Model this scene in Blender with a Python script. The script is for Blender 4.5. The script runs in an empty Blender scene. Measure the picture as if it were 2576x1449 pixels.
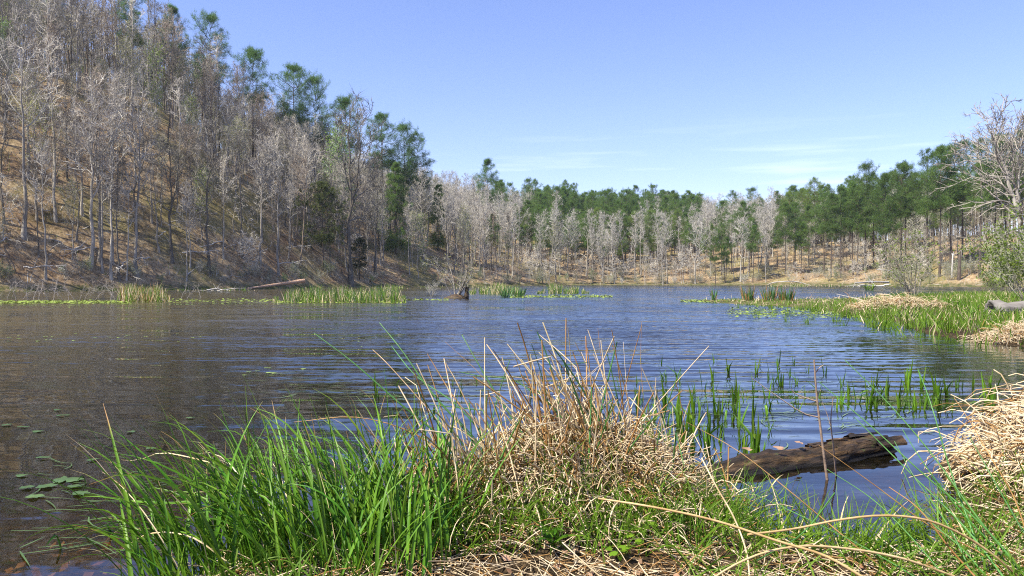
import bpy, math, random
import numpy as np
from mathutils import Vector

rg = np.random.default_rng(11)
random.seed(11)
R_ = math.radians
SC = bpy.context.scene
COL = SC.collection

# ------------------------------------------------------------------ camera
CAM_H = 1.5
PITCH = R_(-0.61)
F = 1932.0                      # focal length in the photo's working pixels (2576 wide)
cam_d = bpy.data.cameras.new('camera')
cam_d.lens = 27.0
cam_d.sensor_width = 36.0
cam_d.clip_start = 0.05
cam_d.clip_end = 4000
cam = bpy.data.objects.new('camera', cam_d)
COL.objects.link(cam)
cam.location = (0, 0, CAM_H)
cam.rotation_euler = (R_(90) + PITCH, 0, 0)
SC.camera = cam

# ------------------------------------------------------------------ sky, sun, exposure
SUN_EL, SUN_AZ = R_(52), R_(-122)          # azimuth from +Y, negative towards -X (left)
w = bpy.data.worlds.new('World')
SC.world = w
w.use_nodes = True
nt = w.node_tree
nt.nodes.clear()
sky = nt.nodes.new('ShaderNodeTexSky')
sky.sky_type = 'NISHITA'
sky.sun_disc = False
sky.sun_elevation = SUN_EL
sky.sun_rotation = SUN_AZ
sky.air_density = 1.0
sky.dust_density = 0.35
sky.ozone_density = 1.6
SKY_GAIN = (1.02, 0.98, 1.28, 1)
gain = nt.nodes.new('ShaderNodeMix'); gain.data_type = 'RGBA'; gain.blend_type = 'MULTIPLY'
gain.inputs[0].default_value = 1.0
gain.inputs[7].default_value = SKY_GAIN
nt.links.new(sky.outputs[0], gain.inputs[6])
# thin cirrus streaks low over the valley
tc = nt.nodes.new('ShaderNodeTexCoord')
mp = nt.nodes.new('ShaderNodeMapping'); mp.inputs['Scale'].default_value = (3.0, 3.0, 46.0)
nt.links.new(tc.outputs['Generated'], mp.inputs['Vector'])
cn = nt.nodes.new('ShaderNodeTexNoise'); cn.inputs['Scale'].default_value = 1.6; cn.inputs['Detail'].default_value = 5
nt.links.new(mp.outputs[0], cn.inputs['Vector'])
cr = nt.nodes.new('ShaderNodeMapRange'); cr.inputs[1].default_value = 0.53; cr.inputs[2].default_value = 0.8
cr.inputs[3].default_value = 0; cr.inputs[4].default_value = 0.45
nt.links.new(cn.outputs[0], cr.inputs[0])
sx = nt.nodes.new('ShaderNodeSeparateXYZ'); nt.links.new(tc.outputs['Generated'], sx.inputs[0])
m1 = nt.nodes.new('ShaderNodeMapRange'); m1.interpolation_type = 'SMOOTHSTEP'
m1.inputs[1].default_value = 0.22; m1.inputs[2].default_value = 0.10
m1.inputs[3].default_value = 0; m1.inputs[4].default_value = 1
nt.links.new(sx.outputs[2], m1.inputs[0])
mm = nt.nodes.new('ShaderNodeMath'); mm.operation = 'MULTIPLY'
nt.links.new(cr.outputs[0], mm.inputs[0]); nt.links.new(m1.outputs[0], mm.inputs[1])
cm = nt.nodes.new('ShaderNodeMix'); cm.data_type = 'RGBA'
nt.links.new(mm.outputs[0], cm.inputs[0]); nt.links.new(gain.outputs[2], cm.inputs[6])
cm.inputs[7].default_value = (8.5, 9.2, 10.5, 1)
bg = nt.nodes.new('ShaderNodeBackground'); bg.inputs[1].default_value = 0.098
nt.links.new(cm.outputs[2], bg.inputs[0])
wo = nt.nodes.new('ShaderNodeOutputWorld'); nt.links.new(bg.outputs[0], wo.inputs[0])

sd = bpy.data.lights.new('sun', 'SUN')
sd.energy = 5.0
sd.angle = R_(0.53)
sd.color = (1.0, 0.955, 0.83)
sun = bpy.data.objects.new('sun', sd); COL.objects.link(sun)
to_sun = Vector((math.sin(SUN_AZ) * math.cos(SUN_EL), math.cos(SUN_AZ) * math.cos(SUN_EL), math.sin(SUN_EL)))
sun.rotation_euler = to_sun.to_track_quat('Z', 'Y').to_euler()
sun.location = (-40, -20, 80)

SC.view_settings.view_transform = 'Standard'
SC.view_settings.look = 'None'
SC.view_settings.exposure = 0.95
SC.cycles.pixel_filter_type = 'BLACKMAN_HARRIS'
SC.cycles.filter_width = 1.1
SC.view_settings.gamma = 1.0
SC.view_settings.use_curve_mapping = False
SC.cycles.max_bounces = 6
SC.cycles.diffuse_bounces = 2
SC.cycles.glossy_bounces = 2
SC.cycles.transmission_bounces = 3
SC.cycles.transparent_max_bounces = 6
SC.cycles.caustics_reflective = False
SC.cycles.caustics_refractive = False
SC.cycles.use_denoising = False

# ------------------------------------------------------------------ picture coordinates -> rays
_cp, _sp = math.cos(PITCH), math.sin(PITCH)
def ray(dx, dy):
    x = (dx - 1288.0) / F
    y = -(dy - 724.5) / F
    return np.array([x, _cp - y * _sp, _sp + y * _cp])
def W(dx, dy, Y):
    d = ray(dx, dy)
    return np.array([0, 0, CAM_H]) + d * (Y / d[1])
def onz(dx, dy, z=0.0):
    d = ray(dx, dy)
    return np.array([0, 0, CAM_H]) + d * ((z - CAM_H) / d[2])

# ------------------------------------------------------------------ helpers: meshes and objects
def nrm(v):
    return v / np.maximum(np.linalg.norm(v, axis=-1, keepdims=True), 1e-9)

class MB:
    def __init__(s):
        s.V, s.F4, s.F3, s.m4, s.m3, s.n = [], [], [], [], [], 0
    def add(s, V, F4=None, F3=None, mat=0):
        V = np.asarray(V, float).reshape(-1, 3)
        if F4 is not None and len(F4):
            F4 = np.asarray(F4, int).reshape(-1, 4); s.F4.append(F4 + s.n)
            s.m4.append(np.broadcast_to(np.asarray(mat, int), (len(F4),)))
        if F3 is not None and len(F3):
            F3 = np.asarray(F3, int).reshape(-1, 3); s.F3.append(F3 + s.n)
            s.m3.append(np.broadcast_to(np.asarray(mat, int), (len(F3),)))
        s.V.append(V); s.n += len(V)
        return s
    def mesh(s, name, mats, smooth=True):
        V = np.concatenate(s.V) if s.V else np.zeros((0, 3))
        F4 = np.concatenate(s.F4) if s.F4 else np.zeros((0, 4), int)
        F3 = np.concatenate(s.F3) if s.F3 else np.zeros((0, 3), int)
        mi = np.concatenate([np.concatenate(s.m4) if s.m4 else np.zeros(0, int),
                             np.concatenate(s.m3) if s.m3 else np.zeros(0, int)])
        me = bpy.data.meshes.new(name)
        me.vertices.add(len(V)); me.vertices.foreach_set('co', V.astype(np.float32).ravel())
        lv = np.concatenate([F4.ravel(), F3.ravel()]).astype(np.int32)
        me.loops.add(len(lv)); me.loops.foreach_set('vertex_index', lv)
        ls = np.concatenate([np.arange(len(F4)) * 4, len(F4) * 4 + np.arange(len(F3)) * 3]).astype(np.int32)
        me.polygons.add(len(ls)); me.polygons.foreach_set('loop_start', ls)
        for m in (mats if isinstance(mats, (list, tuple)) else [mats]):
            me.materials.append(m)
        me.polygons.foreach_set('material_index', mi.astype(np.int32))
        me.polygons.foreach_set('use_smooth', np.full(len(ls), bool(smooth)))
        me.update(calc_edges=True)
        return me

def obj(name, me, parent=None, loc=None, rot=None, scale=None, color=None):
    o = bpy.data.objects.new(name, me); COL.objects.link(o)
    if parent is not None: o.parent = parent
    if loc is not None: o.location = tuple(float(v) for v in loc)
    if rot is not None: o.rotation_euler = tuple(float(v) for v in rot)
    if scale is not None: o.scale = (scale,) * 3 if np.isscalar(scale) else tuple(scale)
    if color is not None: o.color = tuple(color) + (1,) if len(color) == 3 else tuple(color)
    return o
def tag(o, label=None, cat=None, group=None, kind=None):
    if label: o['label'] = label
    if cat: o['category'] = cat
    if group: o['group'] = group
    if kind: o['kind'] = kind
    return o
def empty(name, loc, rotz=0.0):
    o = bpy.data.objects.new(name, None); COL.objects.link(o)
    o.location = tuple(float(v) for v in loc); o.rotation_euler = (0, 0, float(rotz))
    o.empty_display_size = 0.1
    return o

def tubes(P, Rd, k, seed_ref=(0.37, 0.21, 0.9)):
    """P (m,n,3), Rd (m,n) -> verts, quads"""
    P = np.asarray(P, float); m, n, _ = P.shape
    T = nrm(np.gradient(P, axis=1))
    ref = np.broadcast_to(np.asarray(seed_ref, float), T.shape)
    u = np.cross(T, ref); bad = np.linalg.norm(u, axis=-1) < 0.15
    if bad.any():
        u[bad] = np.cross(T[bad], np.array([0.9, -0.4, 0.1]))
    u = nrm(u); v = np.cross(T, u)
    a = np.arange(k) * 2 * np.pi / k
    V = P[:, :, None] + Rd[:, :, None, None] * (np.cos(a)[None, None, :, None] * u[:, :, None] + np.sin(a)[None, None, :, None] * v[:, :, None])
    idx = np.arange(m * n * k).reshape(m, n, k)
    a0 = idx[:, :-1, :]; a1 = idx[:, 1:, :]
    Fq = np.stack([a0, np.roll(a0, -1, 2), np.roll(a1, -1, 2), a1], -1).reshape(-1, 4)
    return V.reshape(-1, 3), Fq

def paths(base, az, e0, L, droop, bend=0.0, n=8, kink_s=None, kink_a=None, p=1.5):
    """curved stalk centre lines: elevation e0 falling by droop along the length"""
    base = np.asarray(base, float); N = len(base)
    f = lambda v: np.broadcast_to(np.asarray(v, float), (N,))[:, None]
    s = (np.arange(n - 1) + 0.5)[None, :] / (n - 1)
    e = f(e0) - f(droop) * s ** p
    if kink_s is not None:
        e = e + f(kink_a) * (s > f(kink_s))
    a = f(az) + f(bend) * s
    d = np.stack([np.cos(e) * np.cos(a), np.cos(e) * np.sin(a), np.sin(e)], -1) * (f(L) / (n - 1))[..., None]
    return base[:, None] + np.concatenate([np.zeros((N, 1, 3)), np.cumsum(d, 1)], 1)

def ribbons(P, width, fold=0.25, roll=0.0, tip=2.2, flat=False, up=(0.05, 0.03, 1.0)):
    """leaf blades along centre lines P (N,n,3): folded (3 verts across) or flat (2)"""
    N, n, _ = P.shape
    T = nrm(np.gradient(P, axis=1))
    side = np.cross(T, np.broadcast_to(np.asarray(up, float), T.shape))
    side = nrm(side); nor = np.cross(side, T)
    rl = np.broadcast_to(np.asarray(roll, float), (N,))[:, None, None]
    s2 = side * np.cos(rl) + nor * np.sin(rl); n2 = -side * np.sin(rl) + nor * np.cos(rl)
    s = np.linspace(0, 1, n)[None, :]
    wd = np.broadcast_to(np.asarray(width, float), (N,))[:, None] * np.minimum(1.0, 0.55 + 2.0 * s) * (1 - s ** tip) * 0.5
    wd = np.maximum(wd, 0.0006)[..., None]
    if flat:
        V = np.stack([P - s2 * wd, P + s2 * wd], 2); k = 2
    else:
        V = np.stack([P - s2 * wd + n2 * wd * fold * 2, P, P + s2 * wd + n2 * wd * fold * 2], 2); k = 3
    idx = np.arange(N * n * k).reshape(N, n, k)
    Fq = np.stack([idx[:, :-1, :-1], idx[:, :-1, 1:], idx[:, 1:, 1:], idx[:, 1:, :-1]], -1).reshape(N, -1, 4)
    return V.reshape(N, n * k, 3), Fq

def smooth_curve(pts, n):
    pts = np.asarray(pts, float)
    d = np.r_[0, np.cumsum(np.linalg.norm(np.diff(pts, axis=0), axis=1))]
    t = np.linspace(0, d[-1], n)
    m = np.gradient(pts, d, axis=0)
    out = []
    for tt in t:
        i = min(np.searchsorted(d, tt, 'right') - 1, len(d) - 2); i = max(i, 0)
        h = d[i + 1] - d[i]; u = (tt - d[i]) / h
        out.append((2*u**3-3*u**2+1)*pts[i] + (u**3-2*u**2+u)*h*m[i] + (-2*u**3+3*u**2)*pts[i+1] + (u**3-u**2)*h*m[i+1])
    return np.array(out)

# value noise for shaping geometry
_perm = np.random.default_rng(5).random((64, 64))
def vnoise(x, y):
    x = np.asarray(x, float); y = np.asarray(y, float)
    xi = np.floor(x).astype(int); yi = np.floor(y).astype(int); fx = x - xi; fy = y - yi
    fx = fx*fx*(3-2*fx); fy = fy*fy*(3-2*fy)
    g = lambda a, b: _perm[a % 64, b % 64]
    return (g(xi, yi)*(1-fx)+g(xi+1, yi)*fx)*(1-fy)+(g(xi, yi+1)*(1-fx)+g(xi+1, yi+1)*fx)*fy - 0.5

# ------------------------------------------------------------------ materials
def mat(name):
    m = bpy.data.materials.new(name); m.use_nodes = True
    t = m.node_tree; t.nodes.clear()
    return m, t
def N(t, typ, **kw):
    n = t.nodes.new(typ)
    for k, v in kw.items():
        if k.startswith('i_'):
            n.inputs[k[2:].replace('_', ' ')].default_value = v
        else:
            setattr(n, k, v)
    return n
def L(t, a, b): t.links.new(a, b)
def ramp(t, stops, src):
    r = N(t, 'ShaderNodeValToRGB')
    e = r.color_ramp.elements
    while len(e) < len(stops): e.new(0.5)
    for i, (p, c) in enumerate(stops):
        e[i].position = p; e[i].color = tuple(c) + (1,)
    L(t, src, r.inputs[0])
    return r.outputs[0]
def mul(t, a, b):
    m = N(t, 'ShaderNodeMix', data_type='RGBA', blend_type='MULTIPLY'); m.inputs[0].default_value = 1
    for s, i in ((a, 6), (b, 7)):
        if isinstance(s, tuple): m.inputs[i].default_value = s + (1,)
        else: L(t, s, m.inputs[i])
    return m.outputs[2]
def mixc(t, f, a, b):
    m = N(t, 'ShaderNodeMix', data_type='RGBA')
    if isinstance(f, (int, float)): m.inputs[0].default_value = f
    else: L(t, f, m.inputs[0])
    for s, i in ((a, 6), (b, 7)):
        if isinstance(s, tuple): m.inputs[i].default_value = s + (1,)
        else: L(t, s, m.inputs[i])
    return m.outputs[2]
def pos_noise(t, scale, detail=3, sc=(1, 1, 1), coord='pos', rough=0.55):
    if coord == 'pos':
        src = N(t, 'ShaderNodeNewGeometry').outputs['Position']
    else:
        src = N(t, 'ShaderNodeTexCoord').outputs['Object']
    mpn = N(t, 'ShaderNodeMapping'); mpn.inputs['Scale'].default_value = sc
    L(t, src, mpn.inputs[0])
    n = N(t, 'ShaderNodeTexNoise'); n.inputs['Scale'].default_value = scale; n.inputs['Detail'].default_value = detail
    n.inputs['Roughness'].default_value = rough
    L(t, mpn.outputs[0], n.inputs['Vector'])
    return n.outputs['Fac'], n.outputs['Color']
def maprange(t, src, a, b, c=0.0, d=1.0, smooth=True):
    r = N(t, 'ShaderNodeMapRange')
    if smooth: r.interpolation_type = 'SMOOTHSTEP'
    for i, v in enumerate((a, b, c, d)): r.inputs[i + 1].default_value = v
    L(t, src, r.inputs[0]); return r.outputs[0]
def finish(m, t, color, rough=0.8, spec=0.2, transl=0.0, bump=None, bump_d=0.01):
    p = N(t, 'ShaderNodeBsdfPrincipled'); L(t, color, p.inputs['Base Color'])
    p.inputs['Roughness'].default_value = rough; p.inputs['Specular IOR Level'].default_value = spec
    if bump is not None:
        b = N(t, 'ShaderNodeBump'); b.inputs['Distance'].default_value = bump_d; b.inputs['Strength'].default_value = 0.9
        L(t, bump, b.inputs['Height']); L(t, b.outputs[0], p.inputs['Normal'])
    o = N(t, 'ShaderNodeOutputMaterial')
    if transl > 0:
        tr = N(t, 'ShaderNodeBsdfTranslucent'); L(t, color, tr.inputs[0])
        mx = N(t, 'ShaderNodeMixShader'); mx.inputs[0].default_value = transl
        L(t, p.outputs[0], mx.inputs[1]); L(t, tr.outputs[0], mx.inputs[2]); L(t, mx.outputs[0], o.inputs[0])
    else:
        L(t, p.outputs[0], o.inputs[0])
    return m
def bark_mat(name, dark, light, scale=3.0, sc=(1, 1, 0.25), rough=0.9, bump_d=0.02):
    m, t = mat(name)
    f, _ = pos_noise(t, scale, 4, sc, 'obj')
    c = ramp(t, [(0.3, dark), (0.7, light)], f)
    oi = N(t, 'ShaderNodeObjectInfo')
    return finish(m, t, mul(t, c, oi.outputs['Color']), rough, 0.15, 0, f, bump_d)
def leaf_mat(name, a, b, scale=2.0, rough=0.5, transl=0.3, spec=0.3, coord='pos', sc=(1, 1, 1), tips=False):
    m, t = mat(name)
    f, _ = pos_noise(t, scale, 2, sc, coord)
    c = ramp(t, [(0.3, a), (0.7, b)], f)
    oi = N(t, 'ShaderNodeObjectInfo')
    if tips:                                    # withered tips and bleached feet of the blades
        at = N(t, 'ShaderNodeAttribute', attribute_name='along')
        ad = N(t, 'ShaderNodeMath'); ad.operation = 'MULTIPLY_ADD'; L(t, oi.outputs['Random'], ad.inputs[0]); ad.inputs[1].default_value = 0.30; ad.inputs[2].default_value = -0.14
        sm = N(t, 'ShaderNodeMath'); sm.operation = 'ADD'; L(t, at.outputs['Fac'], sm.inputs[0]); L(t, ad.outputs[0], sm.inputs[1])
        c = mixc(t, maprange(t, sm.outputs[0], 0.90, 1.04), c, (0.34, 0.21, 0.08))
    return finish(m, t, mul(t, c, oi.outputs['Color']), rough, spec, transl)

M = {}
M['bark'] = bark_mat('grey_bark', (0.17, 0.148, 0.12), (0.46, 0.42, 0.36))
M['twig'] = bark_mat('twig_bark', (0.35, 0.33, 0.28), (0.60, 0.57, 0.50), 0.5)
M['fine_twig'] = bark_mat('fine_twig', (0.30, 0.272, 0.235), (0.52, 0.475, 0.415), 0.5)
M['pine_bark'] = bark_mat('pine_bark', (0.055, 0.042, 0.034), (0.16, 0.125, 0.10), 4.0)
M['pale_bark'] = bark_mat('pale_bark', (0.34, 0.31, 0.28), (0.66, 0.63, 0.58), 2.0)
M['dead_wood'] = bark_mat('dead_wood', (0.32, 0.29, 0.26), (0.60, 0.57, 0.53), 3.0, (0.4, 3, 3))
M['rot_wood'] = bark_mat('rotting_wood', (0.32, 0.13, 0.05), (0.60, 0.46, 0.34), 2.5, (0.5, 3, 3))
M['needle'] = leaf_mat('pine_needles', (0.075, 0.150, 0.026), (0.190, 0.295, 0.062), 0.8, 0.55, 0.48)
M['hemlock'] = leaf_mat('olive_needles', (0.05, 0.075, 0.014), (0.12, 0.14, 0.028), 0.9, 0.6, 0.25)
M['bud'] = leaf_mat('bud_leaves', (0.22, 0.235, 0.06), (0.38, 0.38, 0.13), 0.6, 0.6, 0.4)
M['fresh'] = leaf_mat('fresh_leaves', (0.14, 0.22, 0.03), (0.30, 0.38, 0.06), 2.0, 0.5, 0.4)
M['sedge'] = leaf_mat('sedge_leaf', (0.060, 0.165, 0.010), (0.155, 0.31, 0.022), 5.0, 0.42, 0.35, 0.3, tips=True)
M['rush'] = leaf_mat('rush_stem', (0.035, 0.105, 0.022), (0.075, 0.19, 0.04), 5.0, 0.4, 0.0, 0.4)
M['rush_far'] = leaf_mat('rush_far', (0.05, 0.13, 0.035), (0.10, 0.2, 0.06), 5.0, 0.5, 0.2, 0.3)
M['grass'] = leaf_mat('grass_leaf', (0.068, 0.15, 0.010), (0.17, 0.28, 0.024), 4.0, 0.55, 0.35, 0.2)
M['marsh'] = leaf_mat('marsh_leaf', (0.085, 0.175, 0.012), (0.20, 0.30, 0.035), 1.5, 0.55, 0.35, 0.2)
M['straw'] = leaf_mat('bleached_straw', (0.44, 0.315, 0.165), (0.80, 0.655, 0.45), 9.0, 0.6, 0.1, 0.25)
M['straw_brown'] = leaf_mat('brown_straw', (0.19, 0.09, 0.026), (0.42, 0.24, 0.085), 7.0, 0.5, 0.05, 0.3)
M['deadleaf'] = leaf_mat('dead_leaf', (0.22, 0.10, 0.05), (0.50, 0.32, 0.20), 12.0, 0.7, 0.1)
M['pad'] = leaf_mat('floating_leaf', (0.10, 0.16, 0.05), (0.22, 0.30, 0.10), 3.0, 0.35, 0.1, 0.5)
M['duck'] = leaf_mat('floating_weed', (0.16, 0.22, 0.03), (0.32, 0.40, 0.07), 1.0, 0.6, 0.1)

# wet decaying log in the water
m, t = mat('wet_log_bark')
f, _ = pos_noise(t, 7.0, 6, (0.35, 2.2, 2.2), 'obj', 0.7)
c = ramp(t, [(0.36, (0.010, 0.008, 0.006)), (0.50, (0.045, 0.027, 0.014)), (0.60, (0.13, 0.075, 0.034)), (0.74, (0.30, 0.22, 0.14))], f)
gz_w = N(t, 'ShaderNodeNewGeometry'); sz_w = N(t, 'ShaderNodeSeparateXYZ'); L(t, gz_w.outputs['Position'], sz_w.inputs[0])
fm, _ = pos_noise(t, 9.0, 4)
c = mixc(t, maprange(t, fm, 0.56, 0.66, 0, 0.6), c, (0.075, 0.085, 0.022))      # moss
c = mixc(t, maprange(t, sz_w.outputs[2], 0.055, 0.02), c, (0.008, 0.006, 0.005))  # soaked edge
M['wet_log'] = finish(m, t, c, 0.65, 0.35, 0, f, 0.05)

# ground
m, t = mat('ground_litter')
g = N(t, 'ShaderNodeNewGeometry'); sp_ = N(t, 'ShaderNodeSeparateXYZ'); L(t, g.outputs['Position'], sp_.inputs[0])
f1, _ = pos_noise(t, 0.16, 4)
f2, _ = pos_noise(t, 1.6, 6, (1, 1, 1), 'pos', 0.75)
f3, _ = pos_noise(t, 0.07, 3)
lit = ramp(t, [(0.32, (0.085, 0.058, 0.036)), (0.45, (0.255, 0.182, 0.115)), (0.56, (0.38, 0.285, 0.185)), (0.70, (0.54, 0.445, 0.315))], f2)
lit2 = mul(t, lit, ramp(t, [(0.34, (0.66, 0.56, 0.48)), (0.5, (1.0, .95, .84)), (0.66, (1.08, 1.06, 0.98))], f1))
mossf = maprange(t, f3, 0.48, 0.62, 0, 0.55)
lit3 = mixc(t, mossf, lit2, (0.17, 0.165, 0.05))
# low wet margin: straw and grass
low = maprange(t, sp_.outputs[2], 1.3, 0.25)
f4, _ = pos_noise(t, 0.9, 4)
marg = ramp(t, [(0.35, (0.05, 0.07, 0.018)), (0.5, (0.12, 0.11, 0.045)), (0.65, (0.24, 0.18, 0.11))], f4)
lit4 = mixc(t, low, lit3, marg)
# the near bank and everything under water is dark mud
near = maprange(t, sp_.outputs[1], 40.0, 24.0)
f5, _ = pos_noise(t, 14.0, 6, (1, 1, 1), 'pos', 0.7)
mud = ramp(t, [(0.36, (0.012, 0.009, 0.006)), (0.52, (0.055, 0.037, 0.02)), (0.72, (0.18, 0.12, 0.065))], f5)
lit5 = mixc(t, near, lit4, mud)
under = maprange(t, sp_.outputs[2], 0.0, -0.06)
f6, _ = pos_noise(t, 5.0, 7, (1, 1, 1), 'pos', 0.8)
bed = ramp(t, [(0.36, (0.022, 0.017, 0.010)), (0.55, (0.085, 0.058, 0.028)), (0.66, (0.17, 0.12, 0.05)), (0.8, (0.26, 0.19, 0.09))], f6)
lit6 = mixc(t, under, lit5, bed)
M['ground'] = finish(m, t, lit6, 0.95, 0.1, 0, f2, 0.25)

# water: mirror-like skin over brown water you can see a little way into
m, t = mat('lake_water')
g = N(t, 'ShaderNodeNewGeometry'); sp_ = N(t, 'ShaderNodeSeparateXYZ'); L(t, g.outputs['Position'], sp_.inputs[0])
_, cA = pos_noise(t, 4.2, 2, (0.6, 2.3, 1))
_, cB = pos_noise(t, 0.8, 2, (0.55, 2.2, 1))
_, cC = pos_noise(t, 0.25, 3, (0.5, 2.0, 1), 'pos', 0.6)
fP, _ = pos_noise(t, 0.055, 3, (0.6, 1.3, 1))
def sepc(cc):
    s_ = N(t, 'ShaderNodeSeparateColor'); L(t, cc, s_.inputs[0]); return s_.outputs
def mth(op, a, b=None):
    n_ = N(t, 'ShaderNodeMath'); n_.operation = op
    for i, v in enumerate((a, b)):
        if v is None: continue
        if isinstance(v, (int, float)): n_.inputs[i].default_value = v
        else: L(t, v, n_.inputs[i])
    return n_.outputs[0]
A = sepc(cA); B = sepc(cB); C3 = sepc(cC)
ampY = maprange(t, sp_.outputs[1], 5.0, 26.0, 0.10, 1.0)
ampP = maprange(t, fP, 0.38, 0.62, 0.55, 1.1)
amp = mth('MULTIPLY', mth('MULTIPLY', ampY, ampP), maprange(t, sp_.outputs[0], -22.0, 4.0, 0.65, 1.0))
calm = mth('SUBTRACT', 1.0, mth('MULTIPLY', mth('MULTIPLY', maprange(t, sp_.outputs[0], 3.5, 8.0), maprange(t, sp_.outputs[1], 27.0, 18.0)), 0.78))
amp = mth('MULTIPLY', amp, calm)
swell = mth('MULTIPLY', maprange(t, sp_.outputs[1], 4.0, 10.0, 0.30, 1.0), calm)
sxx = mth('ADD', mth('MULTIPLY', mth('MULTIPLY', mth('SUBTRACT', A[0], 0.5), 0.34), amp), mth('MULTIPLY', mth('MULTIPLY', mth('SUBTRACT', B[0], 0.5), 0.12), swell))
ga = mth('SUBTRACT', A[1], 0.5)
gA = mth('ADD', mth('MULTIPLY', mth('ABSOLUTE', ga), -1.8), mth('MULTIPLY', ga, 0.45))
syy = mth('ADD', mth('MULTIPLY', gA, amp), mth('MULTIPLY', mth('MULTIPLY', mth('SUBTRACT', B[1], 0.5), 0.40), swell))
wv = N(t, 'ShaderNodeTexWave'); wv.wave_type = 'BANDS'; wv.bands_direction = 'Y'
wv.inputs['Scale'].default_value = 0.62; wv.inputs['Distortion'].default_value = 9.0; wv.inputs['Detail'].default_value = 3.0; wv.inputs['Detail Scale'].default_value = 0.16
L(t, g.outputs['Position'], wv.inputs['Vector'])
bandm = mth('MULTIPLY', maprange(t, sp_.outputs[1], 5.5, 9.0), maprange(t, sp_.outputs[1], 40.0, 16.0))
bandx = maprange(t, sp_.outputs[0], -3.0, 4.0, 0.6, 1.0)
band = mth('MULTIPLY', mth('MULTIPLY', mth('SUBTRACT', wv.outputs['Fac'], 0.6), mth('MULTIPLY', ampP, 0.13)), mth('MULTIPLY', bandm, bandx))
syy = mth('ADD', mth('ADD', syy, mth('MULTIPLY', band, calm)), mth('MULTIPLY', mth('MULTIPLY', mth('MULTIPLY', calm, mth('SUBTRACT', C3[1], 0.5)), 0.26), maprange(t, sp_.outputs[1], 6.5, 15.0, 0.0, 1.0)))
cx = N(t, 'ShaderNodeCombineXYZ'); L(t, sxx, cx.inputs[0]); L(t, syy, cx.inputs[1]); cx.inputs[2].default_value = 1
nn = N(t, 'ShaderNodeVectorMath'); nn.operation = 'NORMALIZE'; L(t, cx.outputs[0], nn.inputs[0])
fr = N(t, 'ShaderNodeFresnel'); fr.inputs[0].default_value = 1.45; L(t, nn.outputs[0], fr.inputs['Normal'])
gl = N(t, 'ShaderNodeBsdfGlossy'); gl.inputs['Roughness'].default_value = 0.03; gl.inputs['Color'].default_value = (0.88, 0.94, 1.0, 1)
L(t, nn.outputs[0], gl.inputs['Normal'])
tr = N(t, 'ShaderNodeBsdfTransparent'); tr.inputs[0].default_value = (0.62, 0.52, 0.34, 1)
df = N(t, 'ShaderNodeBsdfDiffuse'); L(t, mixc(t, mth('MULTIPLY', maprange(t, sp_.outputs[1], 7.0, 32.0), maprange(t, mth('ADD', sp_.outputs[0], mth('MULTIPLY', mth('SUBTRACT', fP, 0.5), 8.0)), 3.0, -16.0)), (0.016, 0.013, 0.007), (0.092, 0.072, 0.030)), df.inputs[0])
b1 = N(t, 'ShaderNodeMixShader'); L(t, maprange(t, sp_.outputs[1], 3.0, 12.0, 0.12, 0.85), b1.inputs[0]); L(t, tr.outputs[0], b1.inputs[1]); L(t, df.outputs[0], b1.inputs[2])
b2 = N(t, 'ShaderNodeMixShader'); L(t, mth('MINIMUM', mth('MULTIPLY', fr.outputs[0], 1.15), 1.0), b2.inputs[0])
L(t, b1.outputs[0], b2.inputs[1]); L(t, gl.outputs[0], b2.inputs[2])
o_ = N(t, 'ShaderNodeOutputMaterial'); L(t, b2.outputs[0], o_.inputs[0])
M['water'] = m

# ------------------------------------------------------------------ the lie of the land
# shoreline: x, y, hill height behind it, how far back the rise takes
SHORE = np.array([
 (-40, 2.0, 3, 30), (-8, 1.5, .5, 12), (-3.4, 2.7, .5, 12), (-2.0, 3.4, .5, 12), (-1.15, 4.2, .5, 12), (-0.55, 4.75, .5, 12),
 (0.2, 5.35, .5, 12), (0.9, 5.3, .5, 12), (1.25, 4.7, .5, 12), (1.5, 4.1, .5, 12), (2.1, 4.05, .5, 12), (2.5, 4.4, .5, 12),
 (3.0, 4.95, .5, 12), (3.5, 5.9, .6, 12), (4.6, 7.0, .7, 12), (8, 9.5, .8, 14), (13.5, 14, .8, 14), (11.6, 17.2, .4, 14),
 (11.4, 21.5, .25, 14), (13.5, 27, .25, 14), (15.5, 40, .25, 14), (13.0, 53, .25, 14), (16, 57, .25, 14), (24, 58, .3, 14),
 (33, 66, .4, 16), (45, 77, .8, 20), (62, 92, 3, 30), (90, 120, 12, 38), (104, 158, 24, 44), (92, 168, 24, 44), (86, 185, 20, 42),
 (84, 206, 13, 40), (60, 216, 7, 80), (35, 218, 13, 75), (18, 214, 22, 60), (2, 197, 25, 42), (-14, 180, 34, 38), (-24, 165, 45, 38),
 (-33, 143, 52, 36), (-38, 128, 68, 40), (-52, 110, 78, 46), (-64, 96, 74, 50), (-78, 78, 74, 50), (-92, 50, 60, 46), (-80, 20, 20, 40)])
SP = SHORE[:, :2]; SN = np.roll(SP, -1, 0)
BUMPS = [(0.55, 4.85, 0.26, 0.42), (0.05, 4.65, 0.12, 0.3), (4.3, 5.3, 0.28, 0.46), (4.7, 5.8, 0.3, 0.7), (17.2, 34, 0.45, 1.2), (12.5, 18.3, 0.16, 0.9), (14.0, 18.5, 0.20, 1.0), (1.75, 3.9, .05, .3)]
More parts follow.
